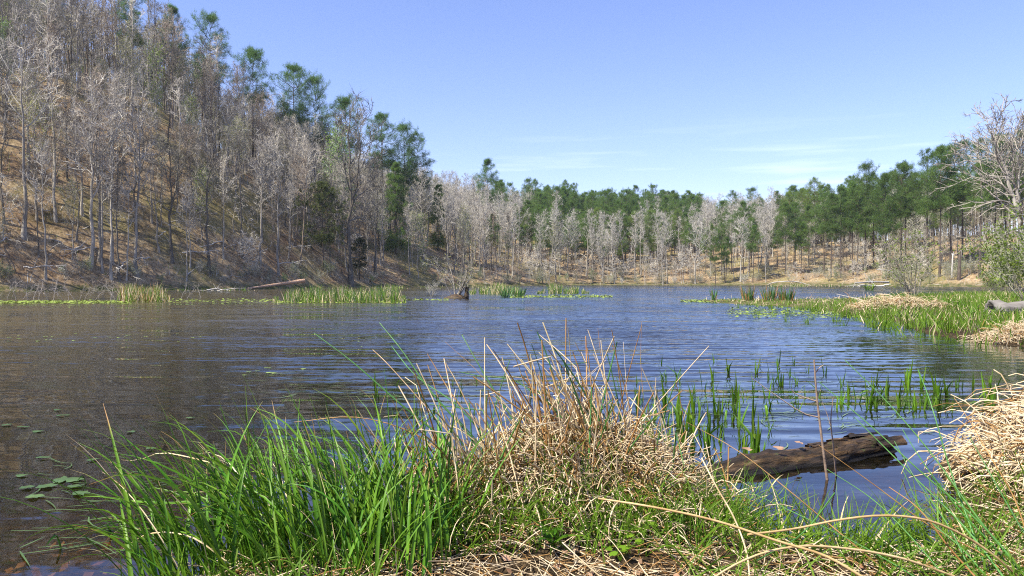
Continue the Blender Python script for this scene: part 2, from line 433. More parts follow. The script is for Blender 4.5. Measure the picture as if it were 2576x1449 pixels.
def shore_dist(x, y):
    p = np.stack([x, y], -1)[..., None, :]
    ab = SN - SP
    tt = np.clip(((p - SP) * ab).sum(-1) / (ab ** 2).sum(-1), 0, 1)
    d = np.linalg.norm(p - (SP + tt[..., None] * ab), axis=-1).min(-1)
    yi, yj = SP[:, 1], SN[:, 1]; xi, xj = SP[:, 0], SN[:, 0]
    yy = p[..., 1]; xx = p[..., 0]
    cross = ((yi > yy) != (yj > yy)) & (xx < (xj - xi) * (yy - yi) / np.where(yj == yi, 1e-9, yj - yi) + xi)
    inside = (cross.sum(-1) % 2) == 1
    return np.where(inside, -d, d)
def hgt(x, y, full=False):
    x = np.asarray(x, float); y = np.asarray(y, float); shp = x.shape
    X = x.ravel(); Y = y.ravel(); out = np.zeros(len(X)); D = np.zeros(len(X))
    for s in range(0, len(X), 20000):
        xs, ys = X[s:s+20000], Y[s:s+20000]
        wob = 0.25 * np.clip(ys / 60, 0.12, 4)
        d = shore_dist(xs + wob * 2 * vnoise(xs / (3 * wob * 4 + .4), ys / (3 * wob * 4 + .4) + 9), ys)
        q = (xs[:, None] - SHORE[:, 0]) ** 2 + (ys[:, None] - SHORE[:, 1]) ** 2
        wt = 1 / (q + np.maximum(4.0, 0.02 * (xs ** 2 + ys ** 2))[:, None]) ** 2
        wt /= wt.sum(1, keepdims=True)
        Hh = (wt * SHORE[:, 2]).sum(1); Ll = (wt * SHORE[:, 3]).sum(1)
        dl = np.maximum(d, 0)
        z = 0.05 * np.minimum(dl / 0.25, 1) + Hh * (1 - np.exp(-(dl / Ll) ** 1.15))
        rel = np.clip(dl / 25, 0, 1) * np.clip(Hh / 20, 0, 1)
        z += rel * (6.0 * vnoise(xs / 34 + 3, ys / 34) + 2.6 * vnoise(xs / 11, ys / 11 + 7) + 0.9 * vnoise(xs / 4, ys / 4))
        z += np.clip(dl / 2, 0, 1) * np.clip(Hh / 8, 0, 1) * 0.35 * vnoise(xs / 1.7, ys / 1.7)
        z += np.clip(dl / .3, 0, 1) * (ys < 60) * 0.10 * vnoise(xs / .45, ys / .45)
        di = np.maximum(-d, 0)
        zb = -np.minimum(1.7, 0.02 + 0.16 * di) + 0.03 * vnoise(xs * 3, ys * 3) * np.clip(di, 0, 1)
        z = np.where(d > 0, np.maximum(z, 0.012), np.minimum(zb, -0.012))
        for bx, by, bh, br in BUMPS:
            z += bh * np.exp(-((xs - bx) ** 2 + (ys - by) ** 2) / (2 * br * br))
        out[s:s+20000] = z; D[s:s+20000] = d
    if full: return out.reshape(shp), D.reshape(shp)
    return out.reshape(shp)
def h1(x, y): return float(hgt(np.array([x]), np.array([y]))[0])
def ray_hit(dx, dy):
    d = ray(dx, dy)
    Ys = np.linspace(8, 420, 1600)
    P = np.array([0, 0, CAM_H]) + d[None] * (Ys / d[1])[:, None]
    z, dd = hgt(P[:, 0], P[:, 1], True)
    k = np.argmax((z > P[:, 2]) & (dd > 0))
    if not ((z[k] > P[k, 2]) and dd[k] > 0): k = 1599
    return np.array([P[k, 0], P[k, 1], z[k]])

xs = np.concatenate([np.linspace(-420, -125, 34)[:-1], np.linspace(-125, -20, 76)[:-1], np.linspace(-20, -5, 40)[:-1], np.linspace(-5, 6.5, 150)[:-1],
                     np.linspace(6.5, 40, 75)[:-1], np.linspace(40, 150, 66)[:-1], np.linspace(150, 520, 36)])
ys = np.concatenate([np.linspace(-160, 1, 20)[:-1], np.linspace(1, 8, 100)[:-1], np.linspace(8, 60, 84)[:-1], np.linspace(60, 270, 126)[:-1], np.linspace(270, 900, 46)])
gx, gy = np.meshgrid(xs, ys)
gz = hgt(gx, gy)
nx, ny = len(xs), len(ys)
idx = np.arange(nx * ny).reshape(ny, nx)
q = np.stack([idx[:-1, :-1], idx[:-1, 1:], idx[1:, 1:], idx[1:, :-1]], -1).reshape(-1, 4)
mb = MB().add(np.stack([gx, gy, gz], -1), q)
tag(obj('ground', mb.mesh('ground', M['ground'])), kind='structure', label='leaf littered hillsides, muddy banks and bed of the lake')
mb = MB().add([(-140, -30, 0), (140, -30, 0), (140, 250, 0), (-140, 250, 0)], [(0, 1, 2, 3)])
tag(obj('water', mb.mesh('water', M['water'], False)), kind='structure', label='rippled lake reflecting blue sky and brown hillside')

# ------------------------------------------------------------------ trees
def grow(r, P, Rd, nchild, smin, smax, ang, lratio, npts, up, wander, rr=0.55, tip=0.25, lenpow=0.55, jit=0.35):
    m, n, _ = P.shape
    plen = np.linalg.norm(np.diff(P, axis=1), axis=2).sum(1)
    s = smin + (smax - smin) * (np.arange(nchild)[None] + r.random((m, nchild))) / nchild
    fi = s * (n - 1); i0 = np.clip(fi.astype(int), 0, n - 2); fr_ = (fi - i0)[..., None]
    mi = np.arange(m)[:, None]
    pos = P[mi, i0] * (1 - fr_) + P[mi, i0 + 1] * fr_
    rad = Rd[mi, i0] * (1 - fr_[..., 0]) + Rd[mi, i0 + 1] * fr_[..., 0]
    T = nrm(P[mi, i0 + 1] - P[mi, i0])
    rv = r.normal(size=T.shape); perp = nrm(rv - (rv * T).sum(-1, keepdims=True) * T)
    a = (ang[0] + (ang[1] - ang[0]) * r.random(s.shape))[..., None]
    d = np.cos(a) * T + np.sin(a) * perp
    Lc = plen[:, None] * lratio * (1 - lenpow * s) * (1 + jit * (r.random(s.shape) - 0.5) * 2)
    C = m * nchild
    d = d.reshape(C, 3); p = pos.reshape(C, 3); step = (Lc / (npts - 1)).reshape(C, 1)
    out = [p]
    for k in range(npts - 1):
        d = nrm(d + np.array([0, 0, up]) + wander * r.normal(size=d.shape))
        p = p + d * step; out.append(p)
    Pc = np.stack(out, 1)
    Rc = (rad * rr).reshape(C, 1) * np.linspace(1, tip, npts)[None]
    return Pc, Rc

def tri_twigs(r, P, per, length, width, up=0.1, spread=0.8, smin=0.2):
    m, n, _ = P.shape
    s = smin + (1 - smin) * r.random((m, per)); fi = s * (n - 1); i0 = np.clip(fi.astype(int), 0, n - 2)
    mi = np.arange(m)[:, None]; fr_ = (fi - i0)[..., None]
    p = (P[mi, i0] * (1 - fr_) + P[mi, i0 + 1] * fr_).reshape(-1, 3)
    T = nrm(P[mi, i0 + 1] - P[mi, i0]).reshape(-1, 3)
    d = nrm(T + spread * r.normal(size=T.shape) + np.array([0, 0, up]))
    side = nrm(np.cross(d, r.normal(size=d.shape)))
    k = len(p)
    ln = (length * (0.5 + r.random(k)))[:, None]; wd = (width * (0.7 + 0.6 * r.random(k)))[:, None]
    V = np.stack([p - side * wd / 2, p + side * wd / 2, p + d * ln], 1)
    return V.reshape(-1, 3), np.arange(k * 3).reshape(-1, 3)

def leaf_tris(r, pts, per, spread, size, mb, mat_i, up=0.0):
    p = np.repeat(pts, per, 0); p = p + r.normal(size=p.shape) * spread
    k = len(p); a = nrm(r.normal(size=(k, 3)) + np.array([0, 0, up])); b = nrm(np.cross(a, r.normal(size=(k, 3))))
    c = np.cross(a, b); sz = (size * (0.6 + 0.8 * r.random(k)))[:, None]
    V = np.stack([p - b * sz * .5, p + c * sz * .32, p + b * sz * .5, p - c * sz * .32], 1)
    mb.add(V, np.arange(k * 4).reshape(-1, 4), None, mat_i)

def bare_variant(seed, H, dbh, first, nb, ang_lo, ang_hi, spread, lean=(0, 0), wob=0.02, fork=0, up=0.10, leaf=None, twig_len=0.9, twig_w=0.036, per=2, nch=(5, 4), name='bare_tree', tm='bark', cmat='twig', shape=1.0):
    r = np.random.default_rng(seed)
    n = 15
    s = np.linspace(0, 1, n)
    wx = np.cumsum(r.normal(size=n)) * wob * H / 4; wy = np.cumsum(r.normal(size=n)) * wob * H / 4
    tp = np.stack([wx - wx[0] + lean[0] * H * s ** 1.3, wy - wy[0] + lean[1] * H * s ** 1.3, s * H - 0.4 * (s == 0)], -1)
    tr_ = dbh * 0.5 * (1 - 0.88 * s ** 0.9) * (1 + 0.55 * np.exp(-s * 22))
    trunks = [(tp, tr_)]
    if fork:
        for f_ in range(fork):
            k = int(n * (0.22 + 0.22 * r.random())); a = r.random() * 6.28
            ss = np.linspace(0, 1, n); hh = H * (0.92 - tp[k, 2] / H) * (0.9 + .15 * r.random())
            fx = np.stack([tp[k, 0] + np.cos(a) * hh * 0.30 * ss ** 0.8 + np.cumsum(r.normal(size=n)) * wob * H / 5,
                           tp[k, 1] + np.sin(a) * hh * 0.30 * ss ** 0.8, tp[k, 2] + hh * ss], -1)
            fx[0] = tp[k]
            trunks.append((fx, tr_[k] * 0.75 * (1 - 0.85 * ss ** 0.9)))
    tb = MB()
    for P_, R__ in trunks:
        tb.add(*tubes(P_[None], R__[None], 8))
    cb = MB()
    allL3 = []
    for ti, (P_, R__) in enumerate(trunks):
        n1 = nb if ti == 0 else int(nb * .6)
        f0 = first if ti == 0 else 0.2
        s1 = f0 + (0.97 - f0) * (np.arange(n1) + r.random(n1)) / n1
        fi = s1 * (n - 1); i0 = np.clip(fi.astype(int), 0, n - 2); fr_ = (fi - i0)[:, None]
        pos = P_[i0] * (1 - fr_) + P_[i0 + 1] * fr_
        rad = R__[i0] * (1 - fr_[:, 0]) + R__[i0 + 1] * fr_[:, 0]
        az = np.arange(n1) * 2.4 + r.normal(size=n1) * 0.5
        pol = ang_lo + (ang_hi - ang_lo) * (s1 - f0) / (1 - f0) + r.normal(size=n1) * 0.12
        d = np.stack([np.sin(pol) * np.cos(az), np.sin(pol) * np.sin(az), np.cos(pol)], -1)
        rel = (s1 - f0) / (1 - f0)
        l1 = spread * H * (0.55 + 0.75 * np.sin(np.pi * np.clip(0.12 + rel * 0.8, 0, 1)) * shape) * (0.7 + 0.6 * r.random(n1)) * (1 - 0.45 * rel)
        np1 = 8; p = pos; out = [p]
        for k in range(np1 - 1):
            d = nrm(d + np.array([0, 0, up]) + 0.19 * r.normal(size=d.shape))
            p = p + d * (l1 / (np1 - 1))[:, None]; out.append(p)
        P1 = np.stack(out, 1); R1 = (rad * 0.52)[:, None] * np.linspace(1, 0.22, np1)[None]
        cb.add(*tubes(P1, np.maximum(R1 * 1.15, 0.024), 5))
        P2, R2 = grow(r, P1, R1, nch[0], 0.18, 1.0, (0.5, 1.0), 0.56, 5, up * 0.8, 0.2)
        cb.add(*tubes(P2, np.maximum(R2 * 1.2, 0.027), 3))
        P3, R3 = grow(r, P2, R2, nch[1], 0.15, 1.0, (0.45, 1.0), 0.5, 3, up * 0.8, 0.15)
        cb.add(*tubes(P3, np.maximum(R3, 0.018), 3), None, 1)
        _V,_F = tri_twigs(r, P3, per, twig_len, twig_w); cb.add(_V, None, _F, 1)
        allL3.append(P3[:, -1])
    mats = [M[cmat], M['fine_twig'] if cmat == 'twig' else M[cmat]]
    if leaf:
        mats.append(M[leaf[0]])
        pts = np.concatenate(allL3)
        if leaf[4] < 1: pts = pts[r.random(len(pts)) < leaf[4]]
        leaf_tris(r, pts, leaf[1], leaf[2], leaf[3], cb, 2)
    return (name, H, tb.mesh('trunk', M[tm]), cb.mesh('crown', mats, False))
def tri_twigs_f(P3, per): return np.arange(len(P3) * per * 3).reshape(-1, 3)

def pine_variant(seed, H, dbh, first, nb, reach, top_round=0.6, tufts=4, nd=13, ndl=0.46, ndw=0.042, droop=0.0, mat_='needle', gaps=0.25, low_dead=6, lean=0.0, name='pine_tree'):
    r = np.random.default_rng(seed)
    n = 16; s = np.linspace(0, 1, n)
    tp = np.stack([np.cumsum(r.normal(size=n)) * 0.03 * H / 20 + lean * H * s, np.cumsum(r.normal(size=n)) * 0.03 * H / 20, s * H - 0.4 * (s == 0)], -1)
    tr_ = dbh * .5 * (1 - 0.9 * s) * (1 + 0.4 * np.exp(-s * 25))
    tb = MB().add(*tubes(tp[None], tr_[None], 8))
    rel = np.sort(r.random(nb) ** 1.45); 
    keep = np.sin(rel * 31 + seed) + r.normal(size=nb) * 0.5 > -1 + gaps * 2
    rel = rel[keep | (rel > .9)]; nb = len(rel)
    s1 = first + (0.985 - first) * rel
    az = np.arange(nb) * 2.4 + r.normal(size=nb) * .6
    fi = s1 * (n - 1); i0 = np.clip(fi.astype(int), 0, n - 2); fr_ = (fi - i0)[:, None]
    pos = tp[i0] * (1 - fr_) + tp[i0 + 1] * fr_
    pol = 1.75 - droop * -0.2 - 1.15 * rel ** 1.4 + r.normal(size=nb) * .13
    d = np.stack([np.sin(pol) * np.cos(az), np.sin(pol) * np.sin(az), np.cos(pol)], -1)
    env = np.where(rel < top_round, 0.62 + 0.38 * np.sin(rel / top_round * np.pi / 2), np.cos((rel - top_round) / (1 - top_round) * np.pi / 2 * 0.9))
    l1 = reach * env * (0.65 + 0.6 * r.random(nb))
    np1 = 6; p = pos; out = [p]
    for k in range(np1 - 1):
        d = nrm(d + np.array([0, 0, 0.07 - droop * .2]) + 0.1 * r.normal(size=d.shape)); p = p + d * (l1 / (np1 - 1))[:, None]; out.append(p)
    P1 = np.stack(out, 1); R1 = np.full((nb, 1), dbh * 0.09) * (0.5 + l1 / reach)[:, None] * np.linspace(1, .25, np1)[None]
    cb = MB().add(*tubes(P1, np.maximum(R1, .012), 4))
    P2, R2 = grow(r, P1, R1, 8, 0.15, 1.0, (0.6, 1.2), 0.6, 4, 0.06 - droop * .1, 0.12, 0.6, 0.4)
    cb.add(*tubes(P2, np.maximum(R2, .01), 3))
    # needle tufts
    m = len(P2); tt = r.random((m, tufts)) * 0.75 + 0.25
    fi = tt * 3; i0 = np.clip(fi.astype(int), 0, 2); mi = np.arange(m)[:, None]; f_ = (fi - i0)[..., None]
    c = (P2[mi, i0] * (1 - f_) + P2[mi, i0 + 1] * f_).reshape(-1, 3)
    T = nrm(P2[mi, i0 + 1] - P2[mi, i0]).reshape(-1, 3)
    c = np.repeat(c, nd, 0); T = np.repeat(T, nd, 0)
    d = nrm(T * .7 + r.normal(size=c.shape) * .75 + np.array([0, 0, .25 - droop * .4]))
    side = nrm(np.cross(d, r.normal(size=d.shape))); k = len(c)
    ln = (ndl * (.6 + .8 * r.random(k)))[:, None]; wd = ndw * (.7 + .6 * r.random(k))[:, None]
    c = c + r.normal(size=c.shape) * ndl * 0.45
    V = np.stack([c - side * wd * .5, c + side * wd * .5, c + d * ln], 1)
    cb.add(V, None, np.arange(k * 3).reshape(-1, 3), 1)
    # dead stubs below the crown
    if low_dead:
        zz = first * (0.35 + .6 * r.random(low_dead)); a2 = r.random(low_dead) * 6.28
        i0 = np.clip((zz * (n - 1)).astype(int), 0, n - 2)
        b0 = tp[i0].copy(); b0[:, 2] = zz * H
        Pd = paths(b0, a2, r.normal(size=low_dead) * .2 - .1, 0.6 + 1.4 * r.random(low_dead), .2, .3, 4)
        cb.add(*tubes(Pd, np.full((low_dead, 4), 0.03) * np.linspace(1, .3, 4), 3))
    return (name, H, tb.mesh('trunk', M['pine_bark']), cb.mesh('crown', [M['pine_bark'], M[mat_]], False))

def place(var, loc, h, rotz, label, cat, group, color=(1, 1, 1), ccolor=None, tilt=(0, 0), kind=None):
    name, H0, tm, cm_ = var
    sc = h / H0
    e = empty(name, loc, rotz); e.scale = (sc,) * 3
    e.rotation_euler = (tilt[0], tilt[1], rotz)
    tag(e, label, cat, group, kind)
    a = obj('trunk', tm, e, color=color); b = obj('crown', cm_, e, color=ccolor or color)
    return e, a, b

PI = math.pi
BV = []
# tall forest trees: straight, forked, crooked
BV.append((bare_variant(101, 21, .42, .46, 16, .85, .35, .17), 'straight'))
BV.append((bare_variant(102, 22, .46, .42, 14, .80, .32, .16, fork=1), 'forked'))
BV.append((bare_variant(103, 20, .36, .52, 14, .75, .35, .15, lean=(.06, 0)), 'leaning'))
BV.append((bare_variant(104, 19, .50, .34, 16, .95, .40, .23, wob=.035, fork=1), 'broad crowned'))
BV.append((bare_variant(105, 23, .38, .58, 13, .65, .30, .13), 'narrow'))
BV.append((bare_variant(106, 18, .34, .38, 15, .95, .40, .18, wob=.045), 'crooked'))
BV.append((bare_variant(107, 20, .40, .42, 12, .85, .35, .17, fork=2), 'twice forked'))
BV.append((bare_variant(108, 21, .34, .50, 15, .80, .33, .15, lean=(-.05, .02)), 'tilted'))
BV.append((bare_variant(109, 17, .28, .45, 14, .80, .35, .16), 'slender'))
# low understorey trees with level pale branches
UV_ = [(bare_variant(121, 8, .13, .25, 12, 1.45, .9, .28, up=.03, wob=.05, twig_len=.5, per=2, twig_w=.026, nch=(5, 4)), 'low spreading'),
       (bare_variant(122, 9, .14, .32, 12, 1.30, .8, .25, up=.05, wob=.05, lean=(.12, 0), twig_len=.5, per=2, twig_w=.026, nch=(5, 4)), 'low leaning'),
       (bare_variant(123, 6.5, .10, .25, 10, 1.35, .8, .28, up=.05, wob=.06, fork=1, twig_len=.45, per=2, twig_w=.026, nch=(5, 4)), 'low forked')]
LV = [(bare_variant(131, 19, .36, .42, 15, .9, .38, .17, leaf=('bud', 2, .35, .18, .8), name='budding_tree'), 'hazy'),
      (bare_variant(132, 17, .30, .38, 14, .95, .38, .17, fork=1, leaf=('bud', 3, .4, .18, .9), name='budding_tree'), 'forked'),
      (bare_variant(133, 15, .26, .30, 20, 1.0, .42, .21, leaf=('fresh', 4, .45, .22, .9), name='budding_tree'), 'leafy')]
PV = [(pine_variant(201, 24, .42, .52, 62, 4.0), 'round topped'),
      (pine_variant(202, 25, .44, .52, 62, 3.7, .45), 'tall'),
      (pine_variant(203, 22, .38, .58, 50, 3.6, .65, gaps=.3), 'high crowned'),
      (pine_variant(204, 23, .40, .55, 54, 3.4, .5, lean=.02), 'slightly leaning'),
      (pine_variant(205, 20, .34, .48, 56, 3.2, .4), 'full crowned'),
      (pine_variant(206, 21, .36, .62, 46, 3.9, .7, gaps=.32), 'flat topped')]
HV = [(pine_variant(221, 18, .34, .12, 120, 3.0, .12, tufts=4, nd=12, ndl=.3, ndw=.045, droop=.6, mat_='needle', gaps=.1, low_dead=4, name='evergreen_tree'), 'conical'),
      (pine_variant(222, 15, .34, .36, 60, 4.2, .5, tufts=5, nd=14, ndl=.28, ndw=.05, droop=.3, mat_='hemlock', gaps=.15, low_dead=4, name='evergreen_tree'), 'olive')]

G_BARE = 'bare trees of the wooded slopes'
G_PINE = 'pines of the wooded slopes'
taken = []
def free(x, y, r): 
    for (a, b) in taken:
        if (a - x) ** 2 + (b - y) ** 2 < r * r: return False
    return True
GREY = {'pale': (1.25, 1.22, 1.18), 'grey': (0.95, 0.93, 0.92), 'dark': (0.42, 0.40, 0.38), 'brown': (0.72, 0.62, 0.54)}
def base_top(bx, by, ty):
    p = ray_hit(bx, by)
    top = W(bx, ty, p[1])
    return p, max(3.0, top[2] - p[2])

# ---- hand-placed trees of the left hillside: base x, base y, top y, variant, tone, label
HERO = [
 (226, 672, 190, BV[1], 'pale', 'tall pale grey tree with twin stems, tallest trunk near the left water edge'),
 (250, 655, 230, BV[0], 'grey', 'straight grey tree close behind the pale twin stemmed tree'),
 (258, 690, 330, BV[8], 'grey', 'slim grey tree between the twin stemmed tree and the leaning clump'),
 (280, 702, 300, BV[2], 'pale', 'pale tree leaning right out of the shoreline clump at left'),
 (300, 706, 380, BV[7], 'dark', 'dark tilted trunk at the foot of the shoreline clump at left'),
 (318, 704, 420, BV[8], 'pale', 'thin pale sapling at the water edge beside the dark tilted trunk'),
 (345, 694, 240, BV[0], 'grey', 'tall straight grey tree right of the leaning shoreline clump'),
 (432, 662, 330, BV[3], 'dark', 'dark trunk with a fork halfway up, above the green bank grass'),
 (478, 672, 460, BV[5], 'pale', 'short pale tree with one level branch, right of the forked dark trunk'),
 (527, 690, 300, BV[5], 'dark', 'thick dark crooked tree leaning right with curved limbs'),
 (562, 650, 400, BV[2], 'pale', 'pale slanting tree behind the thick dark crooked one'),
 (610, 650, 330, BV[4], 'dark', 'narrow dark tree above the driftwood on the left bank'),
 (655, 660, 350, BV[8], 'grey', 'slender grey tree up slope of the pale fallen log'),
 (700, 690, 380, BV[0], 'grey', 'straight grey tree standing just behind the fallen log'),
 (755, 665, 400, BV[4], 'brown', 'narrow brown tree behind the raised end of the fallen log'),
 (60, 600, 60, BV[0], 'grey', 'tall grey tree standing at the far left edge of the hillside'),
 (10, 560, 250, BV[5], 'dark', 'dark crooked tree at the left edge of the picture'),
 (140, 560, 90, BV[4], 'pale', 'narrow pale tree left of the twin stemmed tree, higher on the slope'),
 (860, 690, 560, BV[2], 'dark', 'dark trunk slanting right at the waterline below the olive evergreen'),
 (830, 694, 480, BV[7], 'dark', 'dark tilted trunk in front of the olive evergreen'),
 (945, 690, 420, BV[0], 'dark', 'straight dark trunk left of the conical evergreen by the shore'),
 (1030, 690, 520, BV[8], 'pale', 'slender pale tree right of the conical evergreen, by the shore'),
 (1165, 640, 470, BV[4], 'pale', 'narrow pale dead looking tree above the stump islet'),
 (1205, 690, 500, BV[6], 'grey', 'twice forked grey tree on the bank behind the mid lake reeds'),
 (1290, 695, 520, BV[1], 'pale', 'pale forked tree on the bank above the two rush clumps in the water'),
]
for (bx, by, ty, (v, form), tone, lab) in HERO:
    p, h = base_top(bx, by, ty)
    place(v, p, h, rg.random() * 6.28 if form not in ('leaning', 'tilted') else 0.2 * rg.normal(), lab, 'tree', G_BARE, GREY[tone])
    taken.append((p[0], p[1]))

def at_top(dx, ty, Y, cr=None):
    t_ = W(dx, ty, Y); z = h1(t_[0], t_[1])
    return np.array([t_[0], t_[1], z]), max(5.0, t_[2] - z)
RIDGE = [(530, 42, 160, PV[0], 'dark green pine standing alone on the skyline, highest crown of the left ridge'),
 (432, 18, 150, PV[3], 'leaning pine on the skyline at upper left, half hidden by bare crowns'),
 (635, 135, 168, PV[5], 'flat topped pine on the left skyline below the lone highest pine'),
 (737, 158, 176, PV[2], 'left one of two close pines midway down the left skyline'),
 (790, 176, 178, PV[0], 'right one of two close pines midway down the left skyline'),
 (868, 222, 186, PV[5], 'small flat topped pine on the skyline above the large dark oak'),
 (962, 252, 196, PV[2], 'thin pine on the skyline left of the big domed pine'),
 (1015, 278, 200, PV[0], 'big domed pine on the skyline, widest crown of the lower ridge'),
 (1048, 335, 204, PV[1], 'dark pine hugging the right side of the big domed pine'),
 (1230, 405, 232, PV[3], 'last pine on the left skyline before the ridge dips to the valley'),
 (330, -30, 140, PV[1], 'tall dark pine among bare trees at the top left'),
 (130, -40, 150, PV[0], 'round pine behind the bare trunks in the top left corner')]
for (dx, ty, Y, (v, form), lab) in RIDGE:
    p, h = at_top(dx, ty, Y)
    h = min(h, 30)
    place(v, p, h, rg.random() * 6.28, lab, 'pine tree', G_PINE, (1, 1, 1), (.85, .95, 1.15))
    taken.append((p[0], p[1]))
p, h = at_top(882, 268, 150); place(BV[3][0], p, h, .6, 'large dark oak with a broad fan shaped bare crown halfway up the hill', 'tree', G_BARE, GREY['dark']); taken.append((p[0], p[1])); OAK = p
print('oak', p, h)
p, h = base_top(995, 640, 402); place(HV[0][0], p, h, 1.0, 'tall conical dark evergreen on the left slope near the water', 'evergreen tree', None, (1, 1, 1)); taken.append((p[0], p[1]))
p, h = base_top(1102, 630, 440); place(HV[0][0], p, h * .9, 2.3, 'thin lighter evergreen right of the tall conical one', 'evergreen tree', None, (1, 1, 1), (1.4, 1.25, 1.0)); taken.append((p[0], p[1]))
p, h = base_top(812, 680, 462); place(HV[1][0], p, h, 0.4, 'olive green spreading evergreen leaning over the shore beyond the reeds', 'evergreen tree', None, (1, 1, 1)); taken.append((p[0], p[1]))
p, h = base_top(905, 706, 600); place(HV[1][0], p, h, 2.4, 'low dark evergreen bush at the waterline below the olive one', 'evergreen tree', None, (.8, .8, .8), (.45, .5, .5)); taken.append((p[0], p[1]))
p, h = at_top(850, 325, 165); place(LV[2][0], p, h, 1.2, 'bright light green leafing tree left of the large dark oak', 'tree', None, GREY['grey'], (.9, 1.1, .9)); taken.append((p[0], p[1]))
p, h = at_top(5, 60, 120); place(LV[2][0], p, h, .2, 'light green leafing tree cut by the left picture edge', 'tree', None, GREY['grey'], (.9, 1.1, .9)); taken.append((p[0], p[1]))

# ---- the pine stand of the right bank
RP = [(2073, 690, 478, 1), (2091, 697, 490, 4), (2115, 698, 474, 3), (2146, 693, 462, 4), (2157, 692, 470, 1), (2176, 680, 416, 0), (2197, 676, 436, 1), (2229, 702, 442, 4),
      (2237, 700, 500, 3), (2265, 680, 415, 2), (2277, 676, 420, 0), (2333, 688, 378, 1), (2363, 697, 374, 4), (2390, 680, 372, 3), (2420, 668, 360, 0), (2465, 700, 352, 1), (2500, 690, 346, 4), (2530, 680, 340, 1), (2566, 690, 334, 3),
      (2000, 688, 520, 1), (1975, 690, 512, 4), (2035, 676, 520, 3), (2015, 690, 560, 4), (1955, 676, 560, 4)]
RPL = ['leftmost tall pine of the dense stand on the right bank', 'second pine from the left in the right bank stand', 'dark trunked pine third from the left in the right bank stand',
 'pine with low green boughs in the left half of the right bank stand', 'pine close beside the one with low boughs on the right bank', 'round topped pine rising above its neighbours on the right bank',
 'pine just right of the raised round top on the right bank', 'pine with a pale sunlit trunk reaching the shore above the white deadfall', 'slanting pine beside the pale trunked one on the right bank',
 'left of two tall bare trunked pines with a gap of sky beneath', 'right of two tall bare trunked pines with a gap of sky beneath', 'dark boughed pine left of the highest right bank pine',
 'highest pine of the right bank group, left of the pale spreading tree', 'pine directly behind the left branches of the pale spreading tree', 'pine behind the top of the pale spreading tree',
 'pine seen through the middle of the pale spreading tree', 'dark pine behind the right branches of the pale spreading tree', 'pine next to the right picture edge, second in', 'pine cut by the right picture edge',
 'slim pine apart from and left of the right bank stand', 'short full pine left of the right bank stand, nearest the valley gap', 'pine on the slope behind the slim separate pine',
 'small dark pine in front of the slim separate pine', 'pine deepest in the valley gap on the right']
for (bx, by, ty, k), lab in zip(RP, RPL):
    p, h = base_top(bx, by, ty)
    place(PV[k][0], p, h, rg.random() * 6.28, lab, 'pine tree', G_PINE, (1, 1, 1), tuple(np.array([1, 1, 1]) * (.8 + .35 * rg.random())))
    taken.append((p[0], p[1]))
FP = [(1520, 690, 590, 4, 'small conical pine alone low on the far shore'), (1572, 680, 600, 2, 'thin small pine on the far slope right of the conical one'),
      (1775, 690, 575, 4, 'yellowish green pine at the left of the far shore pine clump'), (1815, 692, 560, 1, 'tall green pine in the middle of the far shore clump'),
      (1840, 690, 555, 0, 'round topped pine of the far shore clump'), (1870, 690, 510, 3, 'right hand pine of the far shore clump, on the skyline'), (1885, 685, 520, 1, 'pine behind the far shore clump on its right')]
for bx, by, ty, k, lab in FP:
    p, h = base_top(bx, by, ty)
    place(PV[k][0], p, h, rg.random() * 6.28, lab, 'pine tree', G_PINE, (1, 1, 1), (1.25, 1.15, 1.0) if 'yellowish' in lab else (1, 1, 1)); taken.append((p[0], p[1]))

# ---- the forest: scattered
def where(dx, d, Y, X):
    if dx < 130: s = 'at the far left'
    elif dx < 420: s = 'above the left reed strip'
    elif dx < 640: s = 'above the bank driftwood'
    elif dx < 780: s = 'behind the fallen log'
    elif dx < 950: s = 'around the olive evergreen'
    elif dx < 1150: s = 'around the conical evergreen'
    elif dx < 1320: s = 'behind the mid lake reeds'
    elif dx < 1550: s = 'below the green far ridge'
    elif dx < 1760: s = 'on the middle far shore'
    elif dx < 1960: s = 'by the valley gap'
    elif dx < 2300: s = 'among the right bank pines'
    else: s = 'behind the pale spreading tree'
    b = 'at the water edge' if d < 5 else 'low on the slope' if d < 16 else 'halfway up' if d < 36 else 'high up' if d < 60 else 'near the ridge'
    return b + ' ' + s
cand = []
sp0 = 3.5
gx_, gy_ = np.meshgrid(np.arange(-190, 190, sp0), np.arange(40, 440, sp0))
gx_ = gx_ + rg.uniform(-1.5, 1.5, gx_.shape); gy_ = gy_ + rg.uniform(-1.5, 1.5, gy_.shape)
gx_, gy_ = gx_.ravel(), gy_.ravel()
az_ = gx_ / gy_
ok = (np.abs(az_) < 0.86) & ~((gx_ > 10) & (gy_ < 105))
gx_, gy_ = gx_[ok], gy_[ok]
gz_, gd_ = hgt(gx_, gy_, True)
ok = gd_ > 1.2
bare_c, under_c, pine_c, bud_c = [], [], [], []
